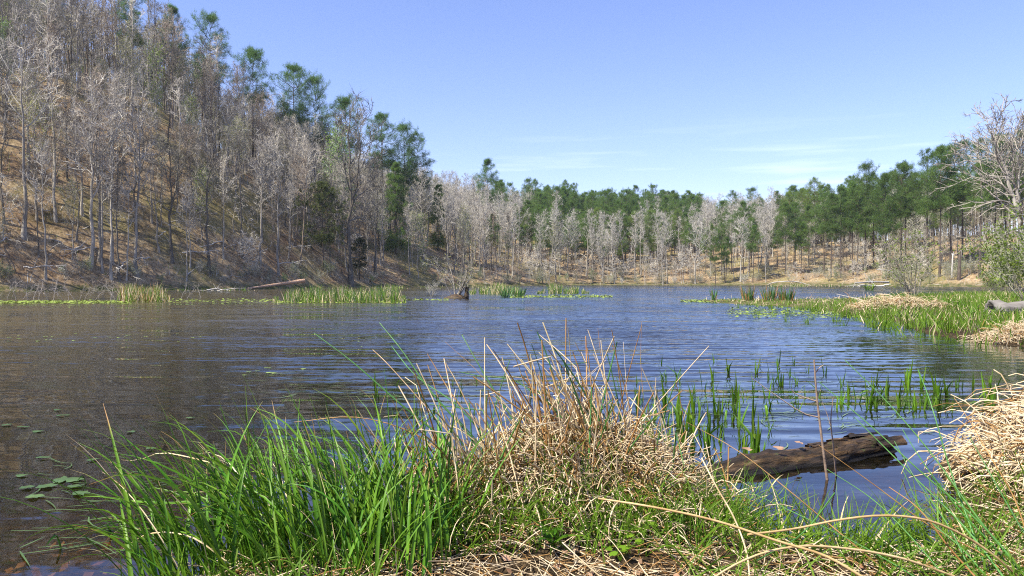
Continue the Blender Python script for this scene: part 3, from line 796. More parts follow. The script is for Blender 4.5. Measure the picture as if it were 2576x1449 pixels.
for x, y, z, d in zip(gx_[ok], gy_[ok], gz_[ok], gd_[ok]):
    dx = 1288 + x / y * F
    u = rg.random()
    if not free(x, y, 1.6): continue
    if dx < 1230:                                   # left hill
        dens = 0.60 if d < 24 else 0.92
        if d < 30 and u > dens:                     # room for understorey
            if rg.random() < .62: under_c.append((x, y, z, d, dx))
            continue
        if u > dens: continue
        v = rg.random()
        if v < .02 or (dx < 420 and d > 55 and v < .10): pine_c.append((x, y, z, d, dx, .9)) if d > 45 else bare_c.append((x, y, z, d, dx))
        elif v < .28: bud_c.append((x, y, z, d, dx))
        else: bare_c.append((x, y, z, d, dx))
    elif dx < 1760:                                 # far hill
        if u > (.62 if d > 22 else .42): 
            if rg.random() < .8 and d < 30: under_c.append((x, y, z, d, dx))
            continue
        pz = np.clip((z - 1.5) / 4, .12, 1) * (0.82 if dx > 1330 else .35)
        if dx > 1640: pz *= .75
        v = rg.random()
        if v < pz + .05: pine_c.append((x, y, z, d, dx, .8))
        elif v > .93: bud_c.append((x, y, z, d, dx))
        else: bare_c.append((x, y, z, d, dx))
    elif dx < 1960:                                 # valley gap
        if u > .5: continue
        (pine_c.append((x, y, z, d, dx, .8)) if rg.random() < (.3 if y < 290 else .12) else bare_c.append((x, y, z, d, dx)))
    else:                                           # right hill
        if u > (.22 if d < 40 else .66): 
            if rg.random() < .4 and d < 50: under_c.append((x, y, z, d, dx))
            continue
        v = rg.random()
        if v < (.48 if d > 24 else .0): pine_c.append((x, y, z, d, dx, 1.05))
        elif v < .62: bud_c.append((x, y, z, d, dx)) if d > 16 else None
        elif v < .97: bare_c.append((x, y, z, d, dx)) if d > 16 else None
print('candidates', len(bare_c), len(under_c), len(pine_c), len(bud_c))
SIGHT = [(812, 36, 680), (995, 26, 640), (1102, 20, 630), (527, 26, 690), (432, 20, 662), (228, 16, 672)]
SIGHT = [(a, b, ray_hit(a, c_)[1]) for a, b, c_ in SIGHT] + [(882, 44, 150)]
def clear(c):
    for a, b, Y0 in SIGHT:
        if abs(c[4] - a) < b and Y0 - 70 < c[1] < Y0 + 3: return False
    return True
bare_c, under_c, pine_c, bud_c = [[c for c in q_ if clear(c)] for q_ in (bare_c, under_c, pine_c, bud_c)]
inview = lambda c: -40 < c[4] < 2616
def split(cs, nmax):
    a = sorted([c for c in cs if inview(c)], key=lambda c: c[1] + 0.35 * c[3])
    b = [c for c in cs if not inview(c)]
    return a[:nmax], a[nmax:] + b

lab_seen = {}
def uniq(lab):
    lab_seen[lab] = lab_seen.get(lab, 0) + 1
    return lab
bare_near, bare_far = split(bare_c, 300 - len(HERO))
protoB = {}
for c in bare_near:
    k = rg.integers(len(BV)) if c[4] < 1300 else rg.choice([1, 3, 3, 5, 6, 6, 7]); v, form = BV[k]
    tone = rg.choice(['pale', 'grey', 'grey', 'dark', 'brown'] if c[4] < 1300 else ['grey', 'grey', 'brown', 'brown', 'dark']); col = (1 if c[4] < 1300 else .85) * np.array(GREY[tone]) * (.88 + .24 * rg.random())
    h = v[1] * rg.uniform(.66, 1.06) * (0.86 if c[3] < 8 else 1) * (1 if c[4] < 1300 else .72)
    size = 'tall' if h > 17 else 'mid sized' if h > 13.5 else 'short'
    e, a, b = place(v, (c[0], c[1], c[2]), h, rg.random() * 6.28, uniq(f'{tone} {form} bare tree {where(c[4], c[3], c[1], c[0])}'), 'tree', G_BARE, tuple(col), tilt=rg.normal(size=2) * .03)
    protoB.setdefault(k, (a, b))
pine_near, pine_far = split(pine_c, 300 - len(RIDGE) - len(RP) - len(FP))
protoP = {}
for c in pine_near:
    k = rg.integers(len(PV)); v, form = PV[k]
    h = v[1] * rg.uniform(.5, .98) * c[5]
    size = 'tall' if h > 17 else 'mid sized' if h > 14 else 'short'
    s_ = .75 + .5 * rg.random()
    tone = 'dark green' if s_ < .92 else 'green' if s_ < 1.1 else 'yellowish green'
    e, a, b = place(v, (c[0], c[1], c[2]), h, rg.random() * 6.28, uniq(f'{size} {tone} {form} pine {where(c[4], c[3], c[1], c[0])}'), 'pine tree', G_PINE, (1, 1, 1), (s_ * (1.15 if s_ > 1.1 else 1), s_, s_ * .95), tilt=rg.normal(size=2) * .015)
    protoP.setdefault(k, (a, b))
bud_near, bud_far = split(bud_c, 120)
protoL = {}
for c in bud_near:
    k = rg.integers(2) if rg.random() < .85 else 2; v, form = LV[k]
    h = v[1] * rg.uniform(.55, 1.0)
    size = 'tall' if h > 15 else 'mid sized' if h > 12 else 'short'
    e, a, b = place(v, (c[0], c[1], c[2]), h, rg.random() * 6.28, uniq(f'{size} {form} budding tree {where(c[4], c[3], c[1], c[0])}'), 'tree', 'budding trees of the wooded slopes', GREY['grey'], tuple(np.array([1, 1, 1]) * (.8 + .35 * rg.random())))
    protoL.setdefault(k, (a, b))
und_near, und_far = split(under_c, 150)
protoU = {}
for c in und_near:
    k = rg.integers(3); v, form = UV_[k]
    v = ('understorey_tree',) + v[1:]
    h = v[1] * rg.uniform(.5, 1.1)
    tone = rg.choice(['pale', 'pale', 'grey', 'brown']); size = 'small' if h > 5 else 'very small'
    e, a, b = place(v, (c[0], c[1], c[2]), h, rg.random() * 6.28, uniq(f'{tone} {form} understorey tree {where(c[4], c[3], c[1], c[0])}'), 'small tree', 'understorey trees of the wooded slopes', GREY[tone])
    protoU.setdefault(k, (a, b))

def mass(name, pts, prot, label, cat):
    if not pts or not prot: return
    keys = list(prot); n = len(pts)
    me = bpy.data.meshes.new(name)
    me.vertices.add(n); me.vertices.foreach_set('co', np.array([p[:3] for p in pts], np.float32).ravel())
    for an, ty, fn, val in (('rot', 'FLOAT_VECTOR', 'vector', np.stack([rg.normal(size=n) * .03, rg.normal(size=n) * .03, rg.random(n) * 6.28], -1)),
                            ('scl', 'FLOAT', 'value', rg.uniform(.58, .98, n)), ('vid', 'INT', 'value', rg.integers(0, len(keys), n))):
        at = me.attributes.new(an, ty, 'POINT'); at.data.foreach_set(fn, np.asarray(val, np.int32 if ty == 'INT' else np.float32).ravel())
    o = obj(name, me); tag(o, label, cat, None, 'stuff')
    ng = bpy.data.node_groups.new(name, 'GeometryNodeTree')
    ng.interface.new_socket('Geometry', in_out='INPUT', socket_type='NodeSocketGeometry')
    ng.interface.new_socket('Geometry', in_out='OUTPUT', socket_type='NodeSocketGeometry')
    gi = ng.nodes.new('NodeGroupInput'); go = ng.nodes.new('NodeGroupOutput'); jn = ng.nodes.new('GeometryNodeJoinGeometry')
    def na(nm, ty):
        x = ng.nodes.new('GeometryNodeInputNamedAttribute'); x.data_type = ty; x.inputs['Name'].default_value = nm
        return [s for s in x.outputs if s.enabled and s.name == 'Attribute'][0]
    rot, scl, vid = na('rot', 'FLOAT_VECTOR'), na('scl', 'FLOAT'), na('vid', 'INT')
    for i, k in enumerate(keys):
        j2 = ng.nodes.new('GeometryNodeJoinGeometry')
        for ob in prot[k]:
            oi = ng.nodes.new('GeometryNodeObjectInfo'); oi.inputs['Object'].default_value = ob
            oi.transform_space = 'ORIGINAL'
            oi.inputs['As Instance'].default_value = True
            ng.links.new(oi.outputs['Geometry'], j2.inputs[0])
        cmp = ng.nodes.new('FunctionNodeCompare'); cmp.data_type = 'INT'; cmp.operation = 'EQUAL'
        si = [s for s in cmp.inputs if s.enabled]
        ng.links.new(vid, si[0]); si[1].default_value = i
        ip = ng.nodes.new('GeometryNodeInstanceOnPoints')
        ng.links.new(gi.outputs[0], ip.inputs['Points']); ng.links.new(cmp.outputs[0], ip.inputs['Selection'])
        ng.links.new(j2.outputs[0], ip.inputs['Instance']); ng.links.new(rot, ip.inputs['Rotation']); ng.links.new(scl, ip.inputs['Scale'])
        ng.links.new(ip.outputs[0], jn.inputs[0])
    ng.links.new(jn.outputs[0], go.inputs[0])
    md = o.modifiers.new('scatter', 'NODES'); md.node_group = ng
    return o
mass('bare_woodland', bare_far, protoB, 'distant bare grey woodland deep in the slopes', 'woodland')
mass('pine_woodland', pine_far, protoP, 'distant green pine wood deep in the slopes', 'woodland')
mass('budding_woodland', bud_far, protoL, 'distant yellow green budding wood in the slopes', 'woodland')
mass('understorey_thicket', und_far, protoU, 'distant low brush under the far trees', 'thicket')

# ------------------------------------------------------------------ shrubs along the shores
def shrub_variant(seed, H, nst, spread, leaf, twm='twig', name='shrub', nb=7, stem_r=.02):
    r = np.random.default_rng(seed)
    a = r.random(nst) * 6.28
    base = np.stack([np.cos(a) * spread * .18 * r.random(nst), np.sin(a) * spread * .18 * r.random(nst), np.full(nst, -.08)], -1)
    P1 = paths(base, a + r.normal(size=nst) * .3, 1.45 - .55 * r.random(nst), H * (.65 + .45 * r.random(nst)), .25 * r.random(nst), .4 * r.normal(size=nst), 8)
    P1[:, 1:] += np.cumsum(r.normal(size=(nst, 7, 3)) * .02 * H / 3, 1)
    R1 = stem_r * np.ones((nst, 1)) * (.7 + .6 * r.random((nst, 1))) * np.linspace(1, .25, 8)[None]
    sb = MB().add(*tubes(P1, R1, 5))
    P2, R2 = grow(r, P1, R1, nb, .2, 1, (.4, 1.0), .42, 4, .05, .16)
    cb = MB().add(*tubes(P2, np.maximum(R2, .004), 3))
    P3, R3 = grow(r, P2, R2, 6, .15, 1, (.4, 1.0), .5, 3, .05, .15)
    V, Ft = tri_twigs(r, P3, 4, .22 * H / 3, .012 * H / 3); cb.add(*tubes(P3, np.maximum(R3, .003), 3)); cb.add(V, None, Ft)
    mats = [M[twm]]
    if leaf:
        mats.append(M[leaf[0]]); leaf_tris(r, P3[:, -1], leaf[1], leaf[2], leaf[3], cb, 1)
    return (name, H, sb.mesh('stem', M['bark']), cb.mesh('branches', mats, False))
def put_shrub(v, loc, h, label, group=None, color=(1, 1, 1), ccolor=None):
    e = empty(v[0], loc, rg.random() * 6.28); e.scale = (h / v[1],) * 3; tag(e, label, 'shrub', group)
    obj('stem', v[2], e, color=color); obj('branches', v[3], e, color=ccolor or color)
    return e
SV = [shrub_variant(301, 3, 9, 1, None), shrub_variant(302, 3, 12, 1, ('bud', 2, .08, .10)), shrub_variant(303, 3, 10, 1, ('fresh', 3, .09, .10))]
big_shrub = shrub_variant(311, 4, 15, 2.2, ('fresh', 1, .10, .13), 'fine_twig', 'shrub', 7, .03)
p = onz(2296, 757); put_shrub(big_shrub, (p[0], p[1], h1(p[0], p[1])), 4.7, 'tall many stemmed shrub with sparse green leaves on the marsh spit', None, (1.0, .95, .9), (.72, .74, .6))
edge_shrub = shrub_variant(312, 4, 16, 2.4, ('fresh', 5, .14, .12), 'twig', 'shrub', 9, .025)
for (dx, dy, h, lab) in [(2556, 748, 4.6, 'yellow green leafy shrub at the right picture edge'), (2600, 770, 4.8, 'yellow green leafy shrub cut off by the right picture edge'), (2500, 738, 3.0, 'low budding shrub left of the yellow green edge shrub')]:
    p = onz(dx, dy); put_shrub(edge_shrub, (p[0], p[1], h1(p[0], p[1])), h, lab, None, (1, 1, 1), (.8, .82, .7))
SHR = []
for (dx0, dx1, n_) in ((1150, 1560, 46), (600, 1150, 26), (1560, 2060, 70), (2060, 2480, 60), (0, 600, 14)):
    for _ in range(n_):
        dx = rg.uniform(dx0, dx1); p = ray_hit(dx, rg.uniform(690 if dx < 1560 else 672, 716))
        k = rg.integers(3); tone = ['grey', 'budding', 'green'][k]
        if dx0 == 1560 and k == 2: k = 0; tone = 'grey'
        pl = 'the water below the far slope' if 1320 < dx < 1960 else 'the left bank waterline' if dx < 1320 else 'the right bank waterline'
        s = rg.uniform(.7, 1.15)
        hh = rg.uniform(1.0, 3.2)
        size = 'low' if hh < 1.7 else 'rounded' if hh < 2.5 else 'tall'
        put_shrub(SV[k], p, hh, f'{size} {tone} shrub {where(dx, 2, 0, 0)}', 'shrubs along the shore', (s, s, s))
# brilliant green bushes at the left bank
for (dx, dy, h, lab) in [(760, 708, 1.9, 'bright green bush behind the raised end of the fallen log'), (715, 712, 1.5, 'bright green bush above the middle of the fallen log'), (935, 712, 1.6, 'small green bush at the waterline below the conical evergreen'), (155, 690, 1.1, 'small green bush on the bank at far left')]:
    p = ray_hit(dx, dy); put_shrub(SV[2], p, h, lab, None, (1, 1, 1), (.8, 1.0, .6))

# big pale spreading tree at the right edge
syc = bare_variant(401, 15, .62, .22, 20, 1.35, .5, .38, lean=(-.30, 0), wob=.04, fork=2, up=.05, twig_len=.5, twig_w=.03, per=3, nch=(6, 4), name='bare_tree', tm='pale_bark', cmat='pale_bark')
p = np.array([W(2606, 740, 72)[0], 72.0, 0]); p[2] = h1(p[0], p[1])
place(syc, p, 15.9, 0.0, 'pale spreading bare tree with wide branches at the right picture edge', 'tree', None, (.72, .69, .65), (.60, .56, .52))

# ------------------------------------------------------------------ dead wood
def log_mesh(p0, p1, r0, r1, mat_, n=14, k=14, rough=.08, cap=True, hollow=0.0, sag=0.0):
    p0 = np.asarray(p0, float); p1 = np.asarray(p1, float)
    s = np.linspace(0, 1, n); P_ = p0 + (p1 - p0) * s[:, None]; P_[:, 2] -= sag * np.sin(np.pi * s)
    Rr = r0 + (r1 - r0) * s
    V, Fq = tubes(P_[None], Rr[None], k)
    V = V.reshape(n, k, 3); C = P_[:, None]
    ns = 1 + rough * 2 * vnoise(np.arange(k)[None] * 1.7 + 3, s[:, None] * 9) + rough * vnoise(np.arange(k)[None] * .9, s[:, None] * 21)
    V = C + (V - C) * ns[..., None]
    mb = MB().add(V, Fq)
    for e_, i0 in ((0, 0), (1, n - 1)):
        ring = V[i0]
        if hollow and e_ == 0:
            T = nrm(p1 - p0); inner = P_[0] + (ring - P_[0]) * hollow; deep = inner + T * np.linalg.norm(p1 - p0) * .35
            ii = np.arange(k); jj = np.roll(ii, -1)
            mb.add(np.concatenate([ring, inner, deep, [P_[0] + T * np.linalg.norm(p1 - p0) * .35]]),
                   np.concatenate([np.stack([ii, jj, jj + k, ii + k], -1), np.stack([ii + k, jj + k, jj + 2 * k, ii + 2 * k], -1)]),
                   np.stack([ii + 2 * k, jj + 2 * k, np.full(k, 3 * k)], -1))
        else:
            ii = np.arange(k); mb.add(np.concatenate([ring, [ring.mean(0)]]), None, np.stack([ii, np.roll(ii, -1), np.full(k, k)], -1))
    return mb
def dead_branch(seed, Lh, rad, mat_='dead_wood', nb=6, e0=.1):
    r = np.random.default_rng(seed)
    P0 = paths(np.zeros((1, 3)), [0], [e0], [Lh], [.15], [.3], 12); P0[0, 1:] += np.cumsum(r.normal(size=(11, 3)) * .018 * Lh, 0)
    R0 = rad * np.linspace(1, .2, 12)[None]
    P1, R1 = grow(r, P0, R0, nb, .25, .97, (.5, 1.0), .42, 6, .05, .16, .6)
    P2, R2 = grow(r, P1, R1, 4, .25, 1, (.4, 1.0), .45, 4, .03, .2, .6)
    a = MB().add(*tubes(P0, R0, 7)); b = MB().add(*tubes(P1, np.maximum(R1, .008), 4)); b.add(*tubes(P2, np.maximum(R2, .006), 3))
    return a.mesh('stem', M[mat_]), b.mesh('branches', M[mat_])
def put_dead(v, loc, rotz, sc, name, label, cat, group=None, color=(1, 1, 1), tilt=0.0):
    e = empty(name, loc, rotz); e.scale = (sc,) * 3; e.rotation_euler = (0, tilt, rotz); tag(e, label, cat, group)
    obj('stem', v[0], e, color=color); obj('branches', v[1], e, color=color)
    return e
# fallen log with a rotten orange flank, left bank
a = onz(622, 728); b_ = W(766, 706, a[1] + 6)
e = empty('fallen_log', a); tag(e, 'long pale fallen log with orange rot, one end raised off the left bank', 'log')
obj('trunk', log_mesh((0, 0, .12), b_ - a, .15, .32, None).mesh('trunk', M['rot_wood']), e)
st = paths(np.array([(b_ - a) * .55, (b_ - a) * .8]), [1.9, -1.2], [.9, .5], [.8, .6], .2, .2, 4)
for i in range(2): obj('branch_stub', MB().add(*tubes(st[i:i+1], .05 * np.linspace(1, .4, 4)[None], 5)).mesh('branch_stub', M['dead_wood']), e)
DB = [dead_branch(501, 6, .12), dead_branch(502, 5, .09, nb=8), dead_branch(503, 3, .06, nb=5, e0=.35), dead_branch(504, 2.4, .022, nb=9, e0=.5), dead_branch(505, 2.0, .025, nb=8, e0=.9)]
# white deadfall and curved branches on the right bank
p = onz(2240, 722); put_dead(DB[1], (p[0], p[1], .5), PI, 2.0, 'fallen_tree', 'white branched deadfall lying on the right bank at the water edge', 'fallen tree', None, (1.2, 1.2, 1.2))
e = empty('fallen_trunk', (0, 0, 0)); p = W(2210, 704, 158)
put = obj('fallen_log', log_mesh(W(2150, 712, 158), W(2236, 710, 165), .12, .17, None, sag=-.15).mesh('fallen_trunk', M['dead_wood'])); bpy.data.objects.remove(e)
tag(put, 'bleached trunk lying along the right bank beside the white deadfall', 'log')
c_ = smooth_curve([onz(1930, 717.5) + [0, 0, .1], W(1960, 709, 205), W(2000, 708, 205), W(2042, 719, 205)], 14)
tag(obj('fallen_branch', MB().add(*tubes(c_[None], .14 * np.linspace(1, .6, 14)[None], 6)).mesh('fallen_branch', M['pale_bark'])), 'arched white branch with both ends on the far right waterline', 'branch')
c_ = smooth_curve([W(2205, 678, 165), W(2240, 682, 165), W(2262, 700, 165), W(2275, 716, 165)], 12)
tag(obj('fallen_branch', MB().add(*tubes(c_[None], .10 * np.linspace(.5, 1, 12)[None], 6)).mesh('fallen_branch', M['pale_bark'])), 'pale drooping branch above the white deadfall on the right bank', 'branch')
# driftwood heap and twig tangles at the left
for i, (dx, dy, s, rz, lab) in enumerate([(520, 731, .55, .3, 'grey driftwood branch on the left bank left of the fallen log, larger piece'), (560, 731, .45, 2.8, 'grey driftwood branch nearest the low end of the fallen log'), (490, 728, .4, .8, 'small driftwood branch at the left end of the driftwood heap')]):
    p = onz(dx, dy); put_dead(DB[i % 3], (p[0], p[1], .1), rz, s * 1.6, 'driftwood', lab, 'driftwood')
tw = list(range(4, 300, 13))
for i, dx in enumerate(tw):
    p = onz(dx, 756 - (i % 3) * 2); put_dead(DB[3 + i % 2], (p[0], p[1], -.1), rg.random() * 6.28, rg.uniform(.5, .9), 'dead_brush', 'tangle of dead grey twigs poking out of the water in the left strip', 'dead brush', 'dead twig tangles standing in the water', (.8, .75, .72), -.4)
for i, (dx, dy) in enumerate([(470, 752), (455, 752), (505, 750)]):
    p = onz(dx, dy); put_dead(DB[3], (p[0], p[1], -.1), 1.1 * i, .6, 'dead_brush', 'sparse dead twigs in the water right of the left reed strip', 'dead brush', 'dead twig tangles standing in the water', (.8, .75, .72), -.5)
# fallen branches on the hillside
for i in range(120):
    dx = rg.uniform(0, 1250) if i < 95 else rg.uniform(1400, 2450)
    p = ray_hit(dx, rg.uniform(540, 705) if i < 95 else rg.uniform(670, 705))
    tone = rg.choice(['pale', 'grey'])
    put_dead(DB[i % 3], p + [0, 0, .25], rg.random() * 6.28, rg.uniform(.6, 1.25), 'fallen_branch', f'{tone} fallen branch {where(dx, 10 if p[2] < 6 else 30, 0, 0)}', 'branch', 'fallen branches on the leaf litter', (1, 1, 1) if tone == 'pale' else (.6, .58, .55), rg.normal() * .25)
# low brush, sprouts and fallen twigs all over the slopes
r = np.random.default_rng(66); pts = []
gx2 = r.uniform(-110, 130, 90000); gy2 = r.uniform(70, 260, 90000); k_ = np.abs(gx2 / gy2) < .74; gx2, gy2 = gx2[k_], gy2[k_]
z2, d2 = hgt(gx2, gy2, True); k_ = (d2 > .8) & (d2 < 60) & ((vnoise(gx2 / 5, gy2 / 5) + .5) > r.random(len(gx2)) * .9); k_ &= ~((gx2 > 10) & (gy2 < 105))
B = np.stack([gx2, gy2, z2 - .05], -1)[k_]; n = len(B)
up_ = r.random(n) < .55
P_ = paths(B, r.random(n) * 6.28, np.where(up_, r.uniform(.9, 1.5, n), r.uniform(-.1, .5, n)), np.where(up_, r.uniform(.4, 2.2, n), r.uniform(.5, 2.5, n)), .3, .5 * r.normal(size=n), 4)
P_[..., 2] = np.maximum(P_[..., 2], hgt(P_[..., 0], P_[..., 1]) + .06)
V, Fq = ribbons(P_, r.uniform(.03, .07, n), flat=True, roll=r.random(n) * 3); wm = r.choice(3, n, p=(.55, .3, .15))
tag(obj('slope_brush', MB().add(V, Fq.reshape(-1, 4), None, np.repeat(wm, 3)).mesh('slope_brush', [M['twig'], M['bark'], M['marsh']], False)), 'low twiggy brush and fallen twigs over the leaf litter of the slopes', 'brush', None, 'stuff')
# snags on the right bank
for (dx, by, ty, r_, mt, lab) in [(2412, 704, 628, .42, 'pine_bark', 'dark broken stump standing on the right bank behind the shrub'), (2394, 698, 640, .22, 'pale_bark', 'pale broken snag left of the dark stump on the right bank')]:
    p, h = base_top(dx, by, ty)
    e = empty('snag', p); tag(e, lab, 'snag')
    obj('trunk', log_mesh((0, 0, -.3), (.25, 0, h), r_, r_ * .6, None, rough=.1).mesh('trunk', M[mt]), e)
    obj('broken_top', MB().add(*tubes(paths(np.array([[.25, 0, h - .1], [.18, .1, h - .1], [.3, -.1, h - .1]]), [0, 2, 4], [1.4, 1.3, 1.2], [.7, .5, .4], .1, 0, 3), np.array([[.14, .08, .01]] * 3), 4)).mesh('broken_top', M[mt]), e)
# hollow weathered log on the spit
a = onz(2492, 806); h0 = h1(a[0], a[1])
e = empty('hollow_log', (a[0], a[1], h0 - .02)); tag(e, 'weathered grey hollow log lying on the marsh spit at the right edge', 'log')
obj('trunk', log_mesh((0, 0, .30), (3.2, .5, .26), .33, .28, None, n=30, k=22, hollow=.72, rough=.26).mesh('trunk', M['dead_wood']), e, color=(.46, .44, .42))
# dark bent branch on the spit
c_ = smooth_curve([W(2105, 740, 50), W(2160, 752, 48), W(2200, 765, 46), W(2232, 764, 44), W(2262, 782, 40)], 16)
e = empty('fallen_branch', c_[0]); tag(e, 'long bare bent branch lying across the marsh spit by the water', 'branch')
obj('stem', MB().add(*tubes((c_ - c_[0])[None], .045 * np.linspace(.35, 1, 16)[None], 6)).mesh('stem', M['dead_wood']), e)
tw_ = paths((c_ - c_[0])[[4, 7, 9, 11, 12]], [1.2, 2.0, .6, 1.4, 2.6], [1.2, .9, 1.3, 1.1, .7], [.6, .9, .5, .8, .5], .2, .3, 5)
for i in range(5): obj('twig', MB().add(*tubes(tw_[i:i+1], .018 * np.linspace(1, .3, 5)[None], 4)).mesh('twig', M['dead_wood']), e)

# stump islet with its shrub
a = onz(1148, 752)
e = empty('stump', (a[0], a[1], 0)); tag(e, 'dark mossy stump islet in the lake right of the long reed bed', 'stump')
r = np.random.default_rng(9)
ang = np.linspace(0, 2 * PI, 19)[:-1]; rings = []
for q_, (rr, zz) in enumerate([(1.0, -.3), (.95, .05), (.7, .22), (.35, .34), (.02, .36)]):
    rr_ = rr * (1 + .35 * vnoise(ang * 2 + q_, ang + 5)); rings.append(np.stack([1.0 * rr_ * np.cos(ang), .7 * rr_ * np.sin(ang), np.full(18, zz) + .12 * vnoise(ang * 3, ang + q_)], -1))
V = np.array(rings); idx = np.arange(90).reshape(5, 18)
obj('mound', MB().add(V, np.stack([idx[:-1], np.roll(idx[:-1], -1, 1), np.roll(idx[1:], -1, 1), idx[1:]], -1)).mesh('mound', M['wet_log']), e)
obj('snag_root', log_mesh((.75, .1, -.1), (.85, .1, .95), .22, .12, None, rough=.2).mesh('snag_root', M['wet_log']), e)
islet_shrub = shrub_variant(315, 3.6, 6, 1.2, ('bud', 2, .1, .1), 'twig', 'shrub', 7, .06)
put_shrub(islet_shrub, (a[0] - .1, a[1], .2), 3.6, 'thin multi stemmed shrub growing out of the stump islet', None, (.8, .78, .75))
put_shrub(SV[0], (onz(1085, 748)[0], onz(1085, 748)[1], .0), 1.6, 'bare twiggy shrub in the water left of the stump islet', None, (.9, .9, .9))

# ------------------------------------------------------------------ reeds, rush clumps and marsh
def blades_stuff(base, h, lean, width, mats, probs, droop=.5, segs=4, seed=1):
    r = np.random.default_rng(seed); n = len(base)
    mb = MB(); which = r.choice(len(mats), n, p=probs)
    P_ = paths(base, r.random(n) * 6.28, 1.5 - lean * r.random(n), h, droop * r.random(n) ** 2, .3 * r.normal(size=n), segs + 1)
    V, Fq = ribbons(P_, width * (.6 + .8 * r.random(n)), flat=True, roll=r.random(n) * 3)
    mb.add(V, Fq.reshape(-1, 4), None, np.repeat(which, segs))
    return mb.mesh('reeds', [M[k] for k in mats], False)
def reed_bed(name, dxs, dy0, dy1, n, hmin, hmax, width, label, mats=('marsh', 'straw', 'rush_far'), probs=(.58, .24, .18), lean=.35, cat='reeds', seed=1, clump=0):
    r = np.random.default_rng(seed)
    dx = r.uniform(dxs[0], dxs[1], n)
    if clump:
        cs = r.uniform(dxs[0], dxs[1], clump); dx = cs[r.integers(0, clump, n)] + r.normal(size=n) * (dxs[1] - dxs[0]) / clump * .5
        dx = np.clip(dx, *dxs)
    dy = r.uniform(dy0, dy1, n)
    B = np.array([onz(a_, b2) for a_, b2 in zip(dx, dy)])
    g_, d_ = hgt(B[:, 0], B[:, 1], True)
    B[:, 2] = np.where(d_ > 0, g_, -.05)
    h = (hmin + (hmax - hmin) * r.random(n) ** 1.2) * np.clip(np.minimum(dx - dxs[0], dxs[1] - dx) / 25, .4, 1) * (.68 + .5 * (vnoise(dx / 22.0, dx * 0 + seed) + .5))
    o = obj(name, blades_stuff(B, h, lean, width, mats, probs, seed=seed)); tag(o, label, cat, None, 'stuff'); return o
reed_bed('reed_bed', (690, 1020), 752, 763, 3200, .5, 1.35, .036, 'long straw and green reed bed in the water left of the stump islet', seed=21, clump=60)
reed_bed('reed_bed', (278, 425), 752, 760, 1700, .5, 1.5, .036, 'reed patch with brown stalks in the left strip of weeds', ('marsh', 'straw', 'straw_brown'), (.5, .3, .2), seed=22, clump=20)
reed_bed('reed_bed', (1178, 1318), 736, 741, 1900, .5, 1.5, .04, 'green reed bed behind the stump islet', ('marsh', 'straw', 'rush_far'), (.62, .26, .12), seed=23, clump=30)
reed_bed('reed_bed', (1350, 1482), 736, 740, 1400, .4, 1.3, .04, 'low reed bed right of the two dark rush clumps', seed=24, clump=30)
reed_bed('shore_grass', (0, 640), 719, 732, 2200, .25, .7, .06, 'bright grass along the left bank waterline', ('marsh', 'grass', 'straw'), (.45, .25, .3), seed=25, clump=40)
reed_bed('shore_grass', (640, 1330), 717, 727, 1300, .2, .6, .07, 'grass fringe along the bank behind the reed beds', ('marsh', 'grass', 'straw'), (.5, .2, .3), seed=26, clump=40)
reed_bed('shore_grass', (1930, 2480), 716, 722, 1400, .3, .8, .08, 'grass fringe along the right bank waterline', ('marsh', 'straw', 'grass'), (.5, .35, .15), seed=27, clump=40)

def clump_thing(name, c, rad, n, hmin, hmax, wd, label, cat, group=None, mats=('rush_far',), probs=(1,), lean=.35, parts='stem', seed=3, z=None, droop=.4, segs=4, color=(1, 1, 1), cap=300, fold=.25, extra=0):
    r = np.random.default_rng(seed)
    z0 = h1(c[0], c[1]) if z is None else z
    e = empty(name, (c[0], c[1], z0)); tag(e, label, cat, group)
    a_ = r.random(n) * 6.28; q_ = rad * np.sqrt(r.random(n))
    base = np.stack([np.cos(a_) * q_, np.sin(a_) * q_, np.full(n, -.05)], -1)
    az = a_ + r.normal(size=n) * .5
    P_ = paths(base, az, 1.52 - lean * r.random(n) - lean * .6 * q_ / rad, r.uniform(hmin, hmax, n), droop * r.random(n) ** 1.5, .3 * r.normal(size=n), segs + 1)
    V, Fq = ribbons(P_, wd * (.7 + .6 * r.random(n)), fold=fold, roll=r.normal(size=n) * .6)
    wm = r.choice(len(mats), n, p=probs); f0 = Fq[0] - Fq[0].min()
    for i in range(min(n, cap)):
        s_ = .78 + .44 * r.random()
        obj(parts, MB().add(V[i], f0).mesh(parts, M[mats[wm[i]]]), e, color=(color[0] * s_, color[1] * s_, color[2] * s_))
    return e
for i, (dx, dy, h, rad, lab) in enumerate([(1797, 758, .95, .18, 'thin sparse rush clump, leftmost of four in the water before the marsh spit'), (1880, 760, 1.1, .36, 'dense rush clump, second from left of four before the marsh spit'),
      (1937, 760, 1.15, .40, 'dense rush clump, third from left of four before the marsh spit'), (1978, 760, 1.1, .42, 'rush clump, rightmost of four before the marsh spit')]):
    p = onz(dx, dy); clump_thing('rush_clump', p, rad, 40 if i == 0 else 100, h * .55, h * 1.2, .05, lab, 'rushes', 'rush clumps standing in the lake', ('rush', 'straw_brown', 'rush_far'), (.5, .3, .2), .18, seed=40 + i, z=.02, droop=.2)
for i, (dx, dy, h, lab) in enumerate([(1272, 748, 1.15, 'dark rush clump left of a pair behind the floating weed line'), (1306, 747, 1.1, 'dark rush clump right of a pair behind the floating weed line')]):
    p = onz(dx, dy); clump_thing('rush_clump', p, .4, 60, h * .6, h * 1.1, .05, lab, 'rushes', 'rush clumps standing in the lake', ('rush_far', 'rush'), (.7, .3), .3, seed=50 + i, z=-.02, droop=.2)
